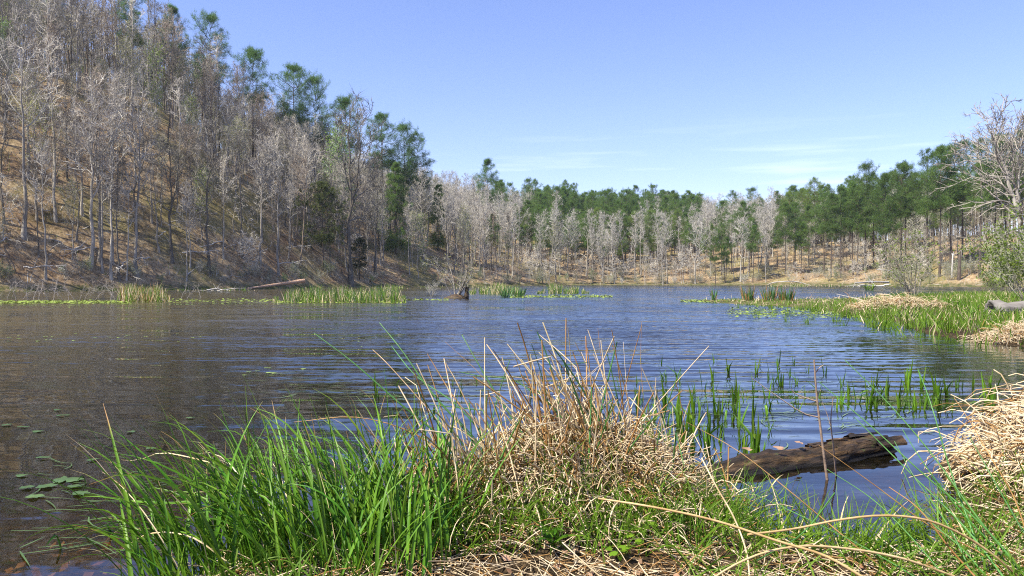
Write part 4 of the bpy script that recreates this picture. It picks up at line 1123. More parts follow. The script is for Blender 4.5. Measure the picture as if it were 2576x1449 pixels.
p = onz(2186, 729); clump_thing('rush_clump', p, .6, 40, .8, 1.4, .09, 'round green rush tuft in the water below the white deadfall', 'rushes', 'rush clumps standing in the lake', ('marsh',), (1,), .5, seed=60, z=-.02)

# the marsh spit: turf cover, dead grass, emergent tufts
def scatter_spit(n, seed, ymin, ymax, edge=(-1.5, 50), xr=(10, 45)):
    r = np.random.default_rng(seed); out = []
    while len(out) < n:
        x = r.uniform(xr[0], xr[1], n); y = np.exp(r.uniform(math.log(ymin), math.log(ymax), n))
        _, d = hgt(x, y, True); k = (d > edge[0]) & (d < edge[1]) & (x / y < .72)
        k &= (vnoise(x / 1.2, y / 2.4) + .5) > r.random(n) * .9
        out += list(zip(x[k], y[k]))
    return np.array(out[:n])
B = scatter_spit(15000, 71, 17, 74, (-1.2, 50)); zz, dd = hgt(B[:, 0], B[:, 1], True)
B3 = np.c_[B, np.where(dd > 0, zz, -.05)]
h = rg.uniform(.2, .58, len(B)) * np.where(dd < 0, .8, 1)
flat_ = np.clip((B[:, 1] - 36) / 12, 0, 1) * np.clip((2260 - (1288 + B[:, 0] / B[:, 1] * F)) / 90, 0, 1)
h = h * (1 - .68 * flat_)
tag(obj('marsh_grass', blades_stuff(B3, h, .5, .028, ('marsh', 'grass', 'straw'), (.52, .40, .08), .9, 3, 72)), 'green marsh grass covering the low spit at right', 'grass', None, 'stuff')
B = scatter_spit(1300, 73, 18, 60, (-.2, 50)); zz = hgt(B[:, 0], B[:, 1]); B3 = np.c_[B, zz + .03]
tag(obj('dead_grass', blades_stuff(B3, rg.uniform(.2, .5, len(B)), 1.4, .03, ('straw', 'straw_brown'), (.75, .25), .8, 3, 74)), 'flattened dead grass among the green of the spit', 'dead grass', None, 'stuff')
def straw_mound(name, c, rx, ry, n, lmin, lmax, wd, label, seed, parts=0, mats=('straw', 'straw_brown'), probs=(.8, .2), down=.9, k=4):
    """dead stems draped over a hummock: the larger ones as parts, the rest one thatch part"""
    r = np.random.default_rng(seed); z0 = h1(c[0], c[1])
    e = empty(name, (c[0], c[1], 0)); tag(e, label, 'dead grass')
    a_ = r.random(n) * 6.28; q_ = r.random(n) ** .6
    bx, by = c[0] + np.cos(a_) * q_ * rx * .95, c[1] + np.sin(a_) * q_ * ry * .95
    bz = np.maximum(hgt(bx, by), 0) + .01 + .10 * r.random(n) ** 2
    base = np.stack([bx - c[0], by - c[1], bz], -1)
    ln = r.uniform(lmin, lmax, n)
    P_ = paths(base, a_ + r.normal(size=n) * 1.5, 1.2 * r.random(n) - .2, ln, down * (1.0 + 2.4 * r.random(n)), 1.1 * r.normal(size=n), 7, r.uniform(.2, .9, n), np.where(r.random(n) < .35, r.normal(size=n) * .8, 0))
    P_[:, 1:] += np.cumsum(r.normal(size=(n, 6, 3)) * .012, 1)
    g_ = np.maximum(hgt(P_[..., 0] + c[0], P_[..., 1] + c[1]), 0)
    P_[..., 2] = np.maximum(P_[..., 2], g_ + .008 + .05 * r.random((n, 1)))
    wm = r.choice(len(mats), n, p=probs); Rr = wd * (.6 + .8 * r.random(n))[:, None] * np.linspace(1, .55, 7)[None]
    order = np.argsort(P_[:, :, 1].mean(1)) if parts else np.arange(n)
    for i in order[:parts]:
        s_ = .8 + .35 * r.random()
        obj('straw', MB().add(*tubes(P_[i:i+1], Rr[i:i+1], k)).mesh('straw', M[mats[wm[i]]]), e, color=(s_, s_, s_))
    rest = order[parts:]
    mb = MB()
    for q2 in range(len(mats)):
        s_ = rest[wm[rest] == q2]
        if len(s_): mb.add(*tubes(P_[s_], Rr[s_], 3), None, q2)
    o = obj('thatch', mb.mesh('thatch', [M[x] for x in mats]), e); o['kind'] = 'stuff'
    return e
straw_mound('dead_grass_mound', (17.2, 34), 2.2, 1.6, 700, .4, 1.0, .012, 'rounded mound of grey brown dead grass in the middle of the spit', 81, 0)
straw_mound('dead_grass_mound', (12.5, 18.2), 1.5, 1.0, 1100, .2, .5, .007, 'pale straw mound at the near water edge of the spit, left one', 82, 0)
straw_mound('dead_grass_mound', (14.0, 18.5), 1.6, 1.1, 1300, .2, .5, .007, 'pale straw mound at the right picture edge of the spit', 83, 0)
# emergent tufts in front of the spit
TV = []
def tuft_variant(seed, n, h, wd, rad, lean=.35, mats=('grass',)):
    r = np.random.default_rng(seed); a_ = r.random(n) * 6.28; q_ = rad * np.sqrt(r.random(n))
    P_ = paths(np.stack([np.cos(a_) * q_, np.sin(a_) * q_, np.full(n, -.06)], -1), a_, 1.52 - lean * r.random(n), h * r.uniform(.45, 1.0, n), .5 * r.random(n) ** 2, .3 * r.normal(size=n), 8, r.uniform(.45, .85, n), np.where(r.random(n) < .22, -r.uniform(.7, 1.9, n), 0))
    V, Fq = ribbons(P_, wd * (.7 + .6 * r.random(n)), fold=.2, roll=r.normal(size=n) * .5); f0 = Fq[0] - Fq[0].min()
    return [MB().add(V[i], f0).mesh('blade', M[mats[i % len(mats)]]) for i in range(n)]
for s in range(5): TV.append(tuft_variant(600 + s, 9 + s * 2, .75, .03, .16, .4))
for i in range(62):
    while True:
        dx = rg.uniform(1850, 2420); dy = rg.uniform(768, 850); p = onz(dx, dy)
        if dy < 790 + (dx - 1850) * .085 + 8: break
    d = float(shore_dist(np.array([p[0]]), np.array([p[1]]))[0])
    z = h1(p[0], p[1]) if d > 0 else -.02
    s = rg.uniform(.5, 1.05); size = 'tall' if s > .85 else 'short' if s < .65 else 'mid high'
    zone = 'left end of the marsh spit' if dx < 2050 else 'middle of the marsh spit' if dx < 2250 else 'dead grass mounds of the spit'
    e = empty('marsh_tuft', (p[0], p[1], z), rg.random() * 6.28); e.scale = (s,) * 3
    tag(e, f'{size} green grass tuft {"in the water by" if d < 0 else "on"} the {zone}', 'grass tuft', 'grass tufts of the marsh spit')
    c = .8 + .4 * rg.random()
    for me in TV[rg.integers(5)]: obj('blade', me, e, color=(c * 1.05, c, c * .8))
for (dx, dy, lab) in [(2385, 790, 'lush bright green broad leaved plant on the spit, left of two'), (2470, 805, 'lush dark green broad leaved plant before the hollow log'), (2565, 820, 'yellow green leafy plant below the hollow log')]:
    p = onz(dx, dy); clump_thing('leafy_plant', p, .6, 70, .35, .7, .08, lab, 'plant', None, ('sedge',) if 'yellow' not in lab else ('fresh',), (1,), .8, 'leaf', 90 + int(dx), None, .8)

# floating weed lines
def weed(name, dxs, dys, n, size, label, seed):
    r = np.random.default_rng(seed); mb = MB()
    dx = r.uniform(*dxs, n); dy = np.clip(r.normal(np.mean(dys), (dys[1] - dys[0]) / 4, n), *dys)
    P_ = np.array([onz(a_, b2, .006) for a_, b2 in zip(dx, dy)]); a_ = r.random(n) * 6.28
    sz = size * (.5 + r.random(n))
    u = np.stack([np.cos(a_), np.sin(a_), .15 * r.normal(size=n)], -1) * sz[:, None]; v = np.stack([-np.sin(a_), np.cos(a_), .15 * r.normal(size=n)], -1) * sz[:, None] * .6
    P_[:, 2] += np.abs(u[:, 2]) + np.abs(v[:, 2]) + .02 * r.random(n)
    V = np.stack([P_ - u, P_ - v, P_ + u, P_ + v], 1); mb.add(V, np.arange(n * 4).reshape(-1, 4))
    tag(obj(name, mb.mesh(name, M['duck'], False)), label, 'water weed', None, 'stuff')
weed('floating_weed', (0, 330), (756, 765), 1500, .10, 'yellow green floating weed line in front of the left twig strip', 1)
weed('floating_weed', (400, 690), (752, 762), 380, .10, 'sparse floating weed between the left strip and the long reed bed', 2)
weed('floating_weed', (690, 1020), (757, 764), 900, .10, 'floating weed at the foot of the long reed bed', 3)
weed('floating_weed', (1020, 1130), (752, 757), 160, .10, 'floating weed left of the stump islet', 4)
weed('floating_weed', (1285, 1540), (743, 750), 1100, .11, 'thin floating weed line reaching into the open blue water', 5)
weed('floating_weed', (1712, 2020), (754, 762), 1500, .10, 'floating weed line leading from the marsh spit tip', 6)
weed('floating_weed', (1830, 2200), (770, 800), 1500, .07, 'floating weed among the tufts before the spit', 7)

# ------------------------------------------------------------------ floating leaves and shoots in the near water
def pad_mesh(seed, ell=.45):
    r = np.random.default_rng(seed); k = 14; a_ = np.linspace(0, 2 * PI, k + 1)[:-1]
    rr = 1 + .08 * r.normal(size=k); rr[0] = .45
    ring = np.stack([np.cos(a_) * rr, np.sin(a_) * rr * ell, .05 * r.normal(size=k)], -1)
    V = np.concatenate([ring, ring * .5 + [0, 0, .02], [[0, 0, .0]]])
    ii = np.arange(k); jj = np.roll(ii, -1)
    return MB().add(V, np.stack([ii, jj, jj + k, ii + k], -1), np.stack([ii + k, jj + k, np.full(k, 2 * k)], -1)).mesh('floating_leaf', M['pad'])
PM = [pad_mesh(i, .5 + .12 * i) for i in range(4)]
pads = [(150, 1207, .09), (188, 1205, .085), (192, 1222, .06), (120, 1222, .07), (60, 1073, .06), (95, 1084, .06), (205, 1240, .07), (90, 1248, .06), (160, 1044, .07), (145, 1030, .05), (380, 1127, .05),
        (18, 1068, .05), (110, 1150, .06), (330, 1085, .05), (480, 1050, .05), (70, 1225, .05), (235, 1155, .06), (55, 1195, .05)]
for i, (dx, dy, s) in enumerate(pads):
    p = onz(dx, dy, .012); big = 'larger' if s > .075 else 'small'
    zone = 'beside the lone shoots at lower left' if 80 < dx < 240 and dy > 1140 else 'in the dark water at left' if dx < 300 else 'in the dark water above the green sedge'
    o = obj('floating_leaf', PM[i % 4], None, p, (0, 0, rg.normal() * .5), s, (.5, .6, .5)); tag(o, f'{big} oval green leaf floating {zone}', 'floating leaf', 'floating leaves on the dark water')
for i in range(34):
    dx = rg.uniform(15, 520) if i < 24 else rg.uniform(500, 960); dy = rg.normal(849, 7) if i < 24 else rg.uniform(850, 960)
    p = onz(dx, dy, .012); o = obj('floating_leaf', PM[i % 4], None, p, (0, 0, rg.normal() * .4), rg.uniform(.03, .065), (1.7, 1.6, 1.1))
    tag(o, 'small pale yellow leaf floating in the brown water at left' if dx < 520 else 'small pale yellow leaf floating above the green sedge', 'floating leaf', 'pale leaves drifting on the brown water')
# shoots: stiff leaf blades out of the water
SHV = [tuft_variant(700 + s, n, .46, .032, .03, .28, ('sedge', 'grass')) for s, n in enumerate([1, 2, 3, 4, 3, 2, 5])]
def shoot(dx, dy, s, label, col=(1, 1, 1), k=None):
    p = onz(dx, dy); e = empty('iris_shoot', (p[0], p[1], 0), rg.random() * 6.28); e.scale = (s * .9, s * .9, s); tag(e, label, 'water plant', 'shoots standing in the near water')
    for me in SHV[rg.integers(len(SHV)) if k is None else k]: obj('blade', me, e, color=col)
for dx, dy, s, lab in [(221, 1215, .55, 'dark single shoot beside the floating leaves at lower left'), (315, 1235, .75, 'dark single shoot right of the floating leaves at lower left'), (160, 1375, .75, 'thin shoot in the bottom left shallows, left one'), (287, 1350, .6, 'thin shoot in the bottom left shallows, right one')]:
    shoot(dx, dy, s, lab, (.25, .35, .3), 0)
nsh = 0
for i in range(700):
    dx = rg.uniform(1590, 2520); dy = rg.uniform(905, 1180)
    if dy > 1040 and dx > 1960: continue
    if dx > 2100 and dy < 960: continue
    wgt = .35 + .5 * (960 < dy < 1045) * (dx > 2100) + .3 * (dx < 1900) * (dy > 980)
    if rg.random() > wgt: continue
    s = rg.uniform(.45, 1.15) * (1.0 if dy > 960 else .9)
    size = 'tall' if s > .9 else 'short' if s < .65 else 'mid high'
    row = 'beside the wet log' if dy > 1090 else 'behind the wet log' if dy > 1020 else 'beyond the wet log' if dy > 965 else 'farthest out in the ripples'
    if dx > 2150: row = 'in the dense line'
    c = rg.uniform(.6, 1.15); size += ' dark' if c < .78 else ' bright' if c > .98 else ''
    col_ = 'nearest the tussock' if dx < 1720 else 'left of the tall weed stalk' if dx < 2040 else 'right of the tall weed stalk' if dx < 2220 else 'near the right edge'
    shoot(dx, dy, s, f'{size} green shoot {row}, {col_}', (c, c, c * .8)); nsh += 1
    if nsh > 210: break
for i in range(26):
    dx = rg.uniform(930, 1400); dy = rg.uniform(955, 1075); c = rg.uniform(.35, .8)
    shoot(dx, dy, rg.uniform(.4, .85), 'dark green shoot in the water behind the straw tussock', (c, c, c), int(rg.integers(0, 3)))
# leaf blades lying flat on the water
r = np.random.default_rng(77); n = 420
dx = np.where(r.random(n) < .8, r.uniform(1600, 2450, n), r.uniform(650, 1300, n)); dy = np.where(dx > 1500, r.normal(1010, 45, n), r.uniform(930, 1010, n))
B = np.array([onz(a_, b2, .008) for a_, b2 in zip(dx, dy)])
P_ = paths(B, r.normal(size=n) * .5 + PI * (r.random(n) < .5), 0.0, r.uniform(.12, .5, n), 0.0, .6 * r.normal(size=n), 5)
V, Fq = ribbons(P_, .016, flat=True)
tag(obj('floating_leaves', MB().add(V, Fq.reshape(-1, 4)).mesh('floating_leaves', M['pad'])), 'narrow leaves lying flat on the near water', 'floating leaves', None, 'stuff')
n = 40; dx = r.uniform(20, 420, n); dy = r.uniform(1140, 1400, n); B = np.array([onz(a_, b2, .008) for a_, b2 in zip(dx, dy)])
P_ = paths(B, r.normal(size=n) * .6, 0.0, r.uniform(.15, .45, n), 0.0, .5 * r.normal(size=n), 5); V, Fq = ribbons(P_, .012, flat=True)
tag(obj('floating_leaves', MB().add(V, Fq.reshape(-1, 4)).mesh('floating_leaves', M['pad']), color=(.55, .65, .55)), 'thin leaves lying on the dark water at lower left', 'floating leaves', None, 'stuff')

# ------------------------------------------------------------------ the wet log in the near water
a = onz(1690, 1208); b_ = onz(2225, 1130)
ax = nrm((b_ - a) * [1, 1, 0]); e = empty('wet_log', (a[0], a[1], 0), math.atan2(ax[1], ax[0])); Ln = float(np.linalg.norm(b_ - a))
tag(e, 'dark rotting log half sunk in the near water at right', 'log')
n, k = 90, 44; s = np.linspace(0, 1, n); th = np.linspace(0, 2 * PI, k + 1)[:-1]
Rl = .17 * (.75 + .25 * np.clip(s * 4, 0, 1)) * (1 - .15 * s)
ss, tt = np.meshgrid(s, th, indexing='ij')
dsp = 1 + .30 * vnoise(ss * 3.3, tt * 7 + 2) + .22 * vnoise(ss * 9 + 5, tt * 13) + .22 * vnoise(ss * 5, tt * 3 + 9) + .30 * vnoise(ss * 16, tt * 5) + .12 * vnoise(ss * 40, tt * 8) - .12 * np.abs(vnoise(ss * 3 + 40, tt * 9))
endfall = np.where(s > .93, np.sqrt(np.clip(1 - ((s - .93) / .075) ** 2, .02, 1)), 1)
xx = ss * Ln + .05 * vnoise(tt * 2, ss * 0 + 3) * (ss > .9)
yy = Rl[:, None] * dsp * np.cos(tt) * 1.15 * endfall[:, None]
zz = Rl[:, None] * dsp * np.sin(tt) * endfall[:, None] + (-.125 + .135 * s)[:, None]
V = np.stack([xx, yy, zz], -1); idx = np.arange(n * k).reshape(n, k)
mb = MB().add(V, np.stack([idx[:-1], np.roll(idx[:-1], -1, 1), np.roll(idx[1:], -1, 1), idx[1:]], -1))
mb.add(np.concatenate([V[-1], [V[-1].mean(0)]]), None, np.stack([np.arange(k), np.roll(np.arange(k), -1), np.full(k, k)], -1))
obj('trunk', mb.mesh('trunk', M['wet_log']), e)
r = np.random.default_rng(5)
for i in range(10):
    x0 = r.uniform(.3, .92) * Ln; t0 = r.uniform(.5, 2.4); l_ = r.uniform(.12, .45); w_ = r.uniform(.015, .04)
    pts = []
    for q_ in range(5):
        for sg in (-1, 1):
            tq = t0 + sg * w_ / .17; pts.append((x0 + l_ * q_ / 4, .19 * math.cos(tq), .165 * math.sin(tq) + (-.125 + .135 * x0 / Ln) + .012 * r.random()))
    pts = np.array(pts); low_ = pts - [0, 0, .02]
    f_ = [(2*q_, 2*q_+1, 2*q_+3, 2*q_+2) for q_ in range(4)]; g2 = [(2*q_, 2*q_+2, 12+2*q_-2+2-0, 10+2*q_) for q_ in range(4)]
    side1 = [(2*q_, 2*q_+2, 10+2*q_+2, 10+2*q_) for q_ in range(4)]; side2 = [(2*q_+1, 10+2*q_+1, 10+2*q_+3, 2*q_+3) for q_ in range(4)]
    obj('bark_strip', MB().add(np.concatenate([pts, low_]), f_ + side1 + side2).mesh('bark_strip', M['dead_wood'] if r.random() < .25 else M['wet_log'], False), e, color=(.38, .34, .30))
for i, (dx, dy) in enumerate([(1960, 1150), (1880, 1165), (2010, 1140)]):
    p = W(dx, dy, 6.1 + i * .1); 
    o = obj('dead_leaf', PM[1], None, (p[0], p[1], .165 - .03 * (i == 1)), (.2, .1, .4 * i), .05); o.data = PM[1].copy(); o.data.materials[0] = M['deadleaf']
    tag(o, ['orange brown dead leaf in the middle of the wet log', 'brown dead leaf on the near half of the wet log', 'curled dead leaf on the far half of the wet log'][i], 'leaf')
# standing dead weed stalk by the log
def stalk(pts, Y, rad, twigs, label):
    c_ = smooth_curve([W(x, y, Y) for x, y in pts], 14); b0 = c_[0].copy(); e = empty('dead_weed', b0); tag(e, label, 'dead weed')
    obj('stem', MB().add(*tubes((c_ - b0)[None], rad * np.linspace(1, .55, 14)[None], 6)).mesh('stem', M['dead_wood']), e, color=(.55, .42, .34))
    for tw_ in twigs:
        c2 = smooth_curve([W(x, y, Y + .02) for x, y in tw_], 7)
        obj('twig', MB().add(*tubes((c2 - b0)[None], rad * .55 * np.linspace(1, .4, 7)[None], 5)).mesh('twig', M['dead_wood']), e, color=(.75, .6, .5))
stalk([(2082, 1215), (2072, 1140), (2062, 1060), (2055, 1000), (2048, 905)], 5.75, .011, [[(2056, 1010), (2025, 1000), (1995, 985), (1990, 978)], [(2054, 1005), (2062, 985), (2066, 980)], [(2050, 940), (2062, 925), (2072, 918)], [(2060, 1050), (2035, 1045), (1960, 1000), (1890, 950)]], 'tall branched dead weed stalk standing in front of the wet log')
stalk([(2104, 1200), (2096, 1120), (2090, 1060), (2096, 1000)], 5.85, .007, [[(2092, 1080), (2080, 1040), (2068, 1010)]], 'shorter thin dead stalk right of the tall branched weed stalk')

# ------------------------------------------------------------------ foreground plants
def put_blades(e, P_, wd, matkeys, wm, name, cols, fold=.3, roll=0.0, cap=300, org=(0, 0, 0), tip=2.2):
    V, Fq = ribbons(P_, wd, fold=fold, roll=roll, tip=tip); f0 = Fq[0] - Fq[0].min(); V = V - np.asarray(org)
    al = np.repeat(np.linspace(0, 1, P_.shape[1]), 3).astype(np.float32)
    for i in range(min(cap, len(V))):
        me = MB().add(V[i], f0).mesh(name, M[matkeys[wm[i]]]); me.attributes.new('along', 'FLOAT', 'POINT').data.foreach_set('value', al)
        obj(name, me, e, color=cols[i])
    if len(V) > cap:
        mb = MB()
        for i in range(cap, len(V)): mb.add(V[i], f0, None, int(wm[i]))
        o = obj(name, mb.mesh(name, [M[k] for k in matkeys]), e); o['kind'] = 'stuff'
def put_stems(e, P_, rad, matkeys, wm, name, cols, cap=300, org=(0, 0, 0), k=5, tip=.35):
    P_ = P_ - np.asarray(org); n = P_.shape[1]
    Rr = np.broadcast_to(np.asarray(rad, float), (len(P_),))[:, None] * np.linspace(1, tip, n)[None]
    for i in range(min(cap, len(P_))):
        obj(name, MB().add(*tubes(P_[i:i+1], Rr[i:i+1], k)).mesh(name, M[matkeys[wm[i]]]), e, color=cols[i])
    if len(P_) > cap:
        mb = MB()
        for q_ in range(len(matkeys)):
            s_ = np.arange(cap, len(P_))[wm[cap:] == q_]
            if len(s_): mb.add(*tubes(P_[s_], Rr[s_], 4), None, q_)
        o = obj(name, mb.mesh(name, [M[x] for x in matkeys]), e); o['kind'] = 'stuff'
def shade(r, n, lo=.8, hi=1.2, warm=.12):
    s_ = r.uniform(lo, hi, n); w_ = 1 + warm * r.normal(size=n)
    return [(a_ * b2, a_, a_ * .95) for a_, b2 in zip(s_, w_)]

# the big green sedge at lower left, three plants growing into each other
SED = [(-1.42, 3.75, .38, 175, PI * .93, .55, 'broad bladed green sedge, left of three, its blades arching left over dark water'),
       (-.98, 4.05, .40, 210, PI * .80, .55, 'broad bladed green sedge, middle and densest of three at lower left'),
       (-.62, 3.95, .34, 165, PI * .45, .8, 'broad bladed green sedge, right of three, upright beside the straw tussock')]
for i, (cx_, cy_, rad, n, az0, sp_az, lab) in enumerate(SED):
    r = np.random.default_rng(800 + i)
    e = empty('sedge_plant', (cx_, cy_, 0)); tag(e, lab, 'sedge', 'green sedges at lower left')
    a_ = r.random(n) * 6.28; q_ = rad * np.sqrt(r.random(n))
    bx, by = cx_ + np.cos(a_) * q_ * 1.1, cy_ + np.sin(a_) * q_
    base = np.stack([bx, by, np.maximum(hgt(bx, by), -.08) - .02], -1)
    ln = r.uniform(.5, 1.05, n) * (1.0 if i < 2 else .92)
    P_ = paths(base, az0 + r.normal(size=n) * sp_az, r.uniform(.95, 1.5, n), ln, r.uniform(.3, 2.0, n), .4 * r.normal(size=n), 10, p=1.8)
    wm_ = r.choice(3, n, p=(.83, .13, .04))
    put_blades(e, P_, r.uniform(.009, .024, n) * np.where(wm_ == 2, .45, 1), ('sedge', 'grass', 'straw'), wm_, 'blade', shade(r, n, .75, 1.25), .28, r.normal(size=n) * .5, 300, (cx_, cy_, 0))
# named long arching blades of the left sedge, reaching over the water
e = empty('sedge_plant', (-1.5, 3.7, 0)); tag(e, 'few long sedge blades bending far out over the dark water at lower left', 'sedge', 'green sedges at lower left')
LONG = [([(520, 1449), (500, 1330), (490, 1272), (420, 1268), (330, 1262), (250, 1250), (205, 1250), (192, 1258)], 3.75, .024), ([(600, 1420), (560, 1250), (540, 1175), (470, 1150), (400, 1140), (345, 1158), (305, 1157)], 3.9, .012),
        ([(470, 1449), (440, 1330), (395, 1250), (340, 1205)], 3.7, .014), ([(560, 1449), (490, 1350), (430, 1335), (330, 1330)], 3.7, .012), ([(620, 1449), (560, 1300), (500, 1180), (430, 1100), (405, 1085)], 4.0, .014),
        ([(580, 1420), (470, 1348), (370, 1345), (300, 1390), (245, 1449)], 3.6, .010), ([(640, 1380), (600, 1150), (560, 1040), (550, 1005)], 4.3, .016), ([(700, 1350), (640, 1150), (600, 1090), (520, 1085)], 4.4, .014)]
cs = np.array([smooth_curve([W(x, y, Y + .02 * j) for j, (x, y) in enumerate(pts)], 16) for pts, Y, _ in LONG])
put_blades(e, cs, np.array([w_ for *_, w_ in LONG]), ('sedge', 'straw'), np.array([0, 1, 0, 0, 0, 1, 0, 0]), 'blade', [(1.1, 1.1, 1.0)] * 8, .25, 0.3, 300, (-1.5, 3.7, 0), tip=3)

# the straw tussock in the middle
TC = (.45, 4.8)
e = empty('rush_tussock', (TC[0], TC[1], 0)); tag(e, 'large tussock of bleached and brown dead rush stems in the middle foreground', 'rush tussock')
r = np.random.default_rng(850); n = 430
cxs = np.concatenate([r.normal(-.26, .17, 150), r.normal(.55, .28, 280)]); cys = np.concatenate([r.normal(4.62, .15, 150), r.normal(4.85, .22, 280)])
base = np.stack([cxs, cys, np.maximum(hgt(cxs, cys), -.02) - .02], -1)
az = np.where(r.random(n) < .62, PI + r.normal(size=n) * .8, r.random(n) * 6.28)
e0 = r.uniform(.85, 1.54, n)
ln = np.where(r.random(n) < .25, r.uniform(.65, 1.0, n), r.uniform(.28, .65, n))
P_ = paths(base, az, e0, ln, r.uniform(0, .35, n), .2 * r.normal(size=n), 9, r.uniform(.35, .95, n), np.where(r.random(n) < .3, -r.uniform(.5, 2.2, n), 0))
P_[..., 2] = np.maximum(P_[..., 2], np.maximum(hgt(P_[..., 0], P_[..., 1]), 0) + .004)
P_[:, 0] = base
put_stems(e, P_, r.uniform(.0042, .0085, n), ('straw', 'straw_brown', 'rush'), r.choice(3, n, p=(.55, .33, .12)), 'stem', shade(r, n, .85, 1.3, .05), 260, (TC[0], TC[1], 0), 5, .5)
# thatch: short bleached litter draped on the hummock
n = 5200; cxs = np.where(r.random(n) < .3, r.normal(-.2, .2, n), r.normal(.52, .30, n)); cys = r.normal(4.72, .26, n)
base = np.stack([cxs, cys, np.maximum(hgt(cxs, cys), 0) + .005 + .14 * r.random(n) ** 2], -1)
P_ = paths(base, np.arctan2(cys - 4.85, cxs - np.where(cxs < .12, -.2, .52)) + r.normal(size=n) * .8, r.normal(size=n) * .6 + .55, r.uniform(.08, .36, n), r.uniform(.2, 2.4, n), r.normal(size=n) * .4, 6)
P_[..., 2] = np.maximum(P_[..., 2], np.maximum(hgt(P_[..., 0], P_[..., 1]), 0) + .004 + .03 * r.random((n, 1)))
wm = r.choice(2, n, p=(.78, .22)); mb = MB(); Rr = r.uniform(.003, .0068, n)[:, None] * np.linspace(1, .6, 6)[None]
for q_ in range(2): mb.add(*tubes((P_ - [TC[0], TC[1], 0])[wm == q_], Rr[wm == q_], 3), None, q_)
o = obj('thatch', mb.mesh('thatch', [M['straw'], M['straw_brown']]), e); o['kind'] = 'stuff'
# fine green leaves growing through the tussock
n = 600; cxs = r.uniform(-.35, 1.35, n); cys = r.normal(4.45, .26, n)
base = np.stack([cxs, cys, np.maximum(hgt(cxs, cys), -.03) - .01], -1)
P_ = paths(base, r.random(n) * 6.28, r.uniform(.7, 1.5, n), r.uniform(.12, .42, n), r.uniform(.1, 1.2, n), .4 * r.normal(size=n), 6)
V, Fq = ribbons(P_, r.uniform(.004, .009, n), flat=True, roll=r.random(n) * 3)
tag(obj('bank_grass', MB().add(V, Fq.reshape(-1, 4)).mesh('bank_grass', M['grass'])), 'fine green grass growing through the foot of the straw tussock', 'grass', None, 'stuff')

n = 520; cxs = r.uniform(-.45, 1.35, n); cys = r.uniform(3.85, 4.55, n)
base = np.stack([cxs, cys, np.maximum(hgt(cxs, cys), -.03) - .01], -1)
P_ = paths(base, r.random(n) * 6.28, r.uniform(.8, 1.5, n), r.uniform(.18, .42, n), r.uniform(.1, 1.3, n), .4 * r.normal(size=n), 7)
V, Fq = ribbons(P_, r.uniform(.006, .013, n), flat=True, roll=r.random(n) * 3)
tag(obj('bank_grass', MB().add(V, Fq.reshape(-1, 4)).mesh('bank_grass', M['grass'])), 'taller green grass along the front of the straw tussock', 'grass', None, 'stuff')
# long single rush stems rising over the water from the tussock
def long_stems(name, label, cat, spec, org):
    e = empty(name, org); tag(e, label, cat)
    for pts, Y, dY, rad, mk, col in spec:
        m_ = len(pts); c_ = smooth_curve([W(x, y, Y + dY * j / (m_ - 1)) for j, (x, y) in enumerate(pts)], 16) - np.asarray(org)
        obj('stem', MB().add(*tubes(c_[None], rad * np.linspace(1, .36, 16)[None], 6)).mesh('stem', M[mk]), e, color=col)
G1 = (1, 1, 1)
long_stems('rush_plant', 'long dark green rush stems leaning left over the water behind the tussock', 'rush', [
 ([(1330, 1330), (1180, 1160), (1000, 1010), (880, 905), (790, 838)], 4.5, .4, .0092, 'rush', G1), ([(1300, 1300), (1200, 1120), (1080, 980), (1010, 880), (955, 812)], 4.5, .5, .0092, 'rush', G1),
 ([(1380, 1290), (1330, 1120), (1260, 1010), (1200, 910), (1162, 842)], 4.7, .5, .0092, 'rush', G1), ([(1350, 1300), (1240, 1110), (1150, 1010), (1075, 890)], 4.6, .5, .0075, 'straw_brown', G1),
 ([(1290, 1300), (1180, 1150), (1060, 1010), (960, 900), (938, 880)], 4.5, .4, .006, 'straw', (.8, .7, .6)), ([(1320, 1290), (1240, 1130), (1150, 1020), (1040, 940), (985, 870)], 4.6, .4, .007, 'rush', (1.5, 1.5, 2.0)),
 ([(1400, 1300), (1330, 1140), (1270, 1040), (1215, 950), (1120, 860)], 4.7, .4, .003, 'straw_brown', G1), ([(1420, 1200), (1390, 1050), (1300, 960), (1200, 945), (1155, 935)], 4.8, .4, .0065, 'rush', G1),
 ([(1260, 1300), (1150, 1170), (1040, 1090), (900, 1050), (740, 1062)], 4.4, .2, .0055, 'straw_brown', (1.2, 1.2, 1.2))], (.1, 4.6, 0))
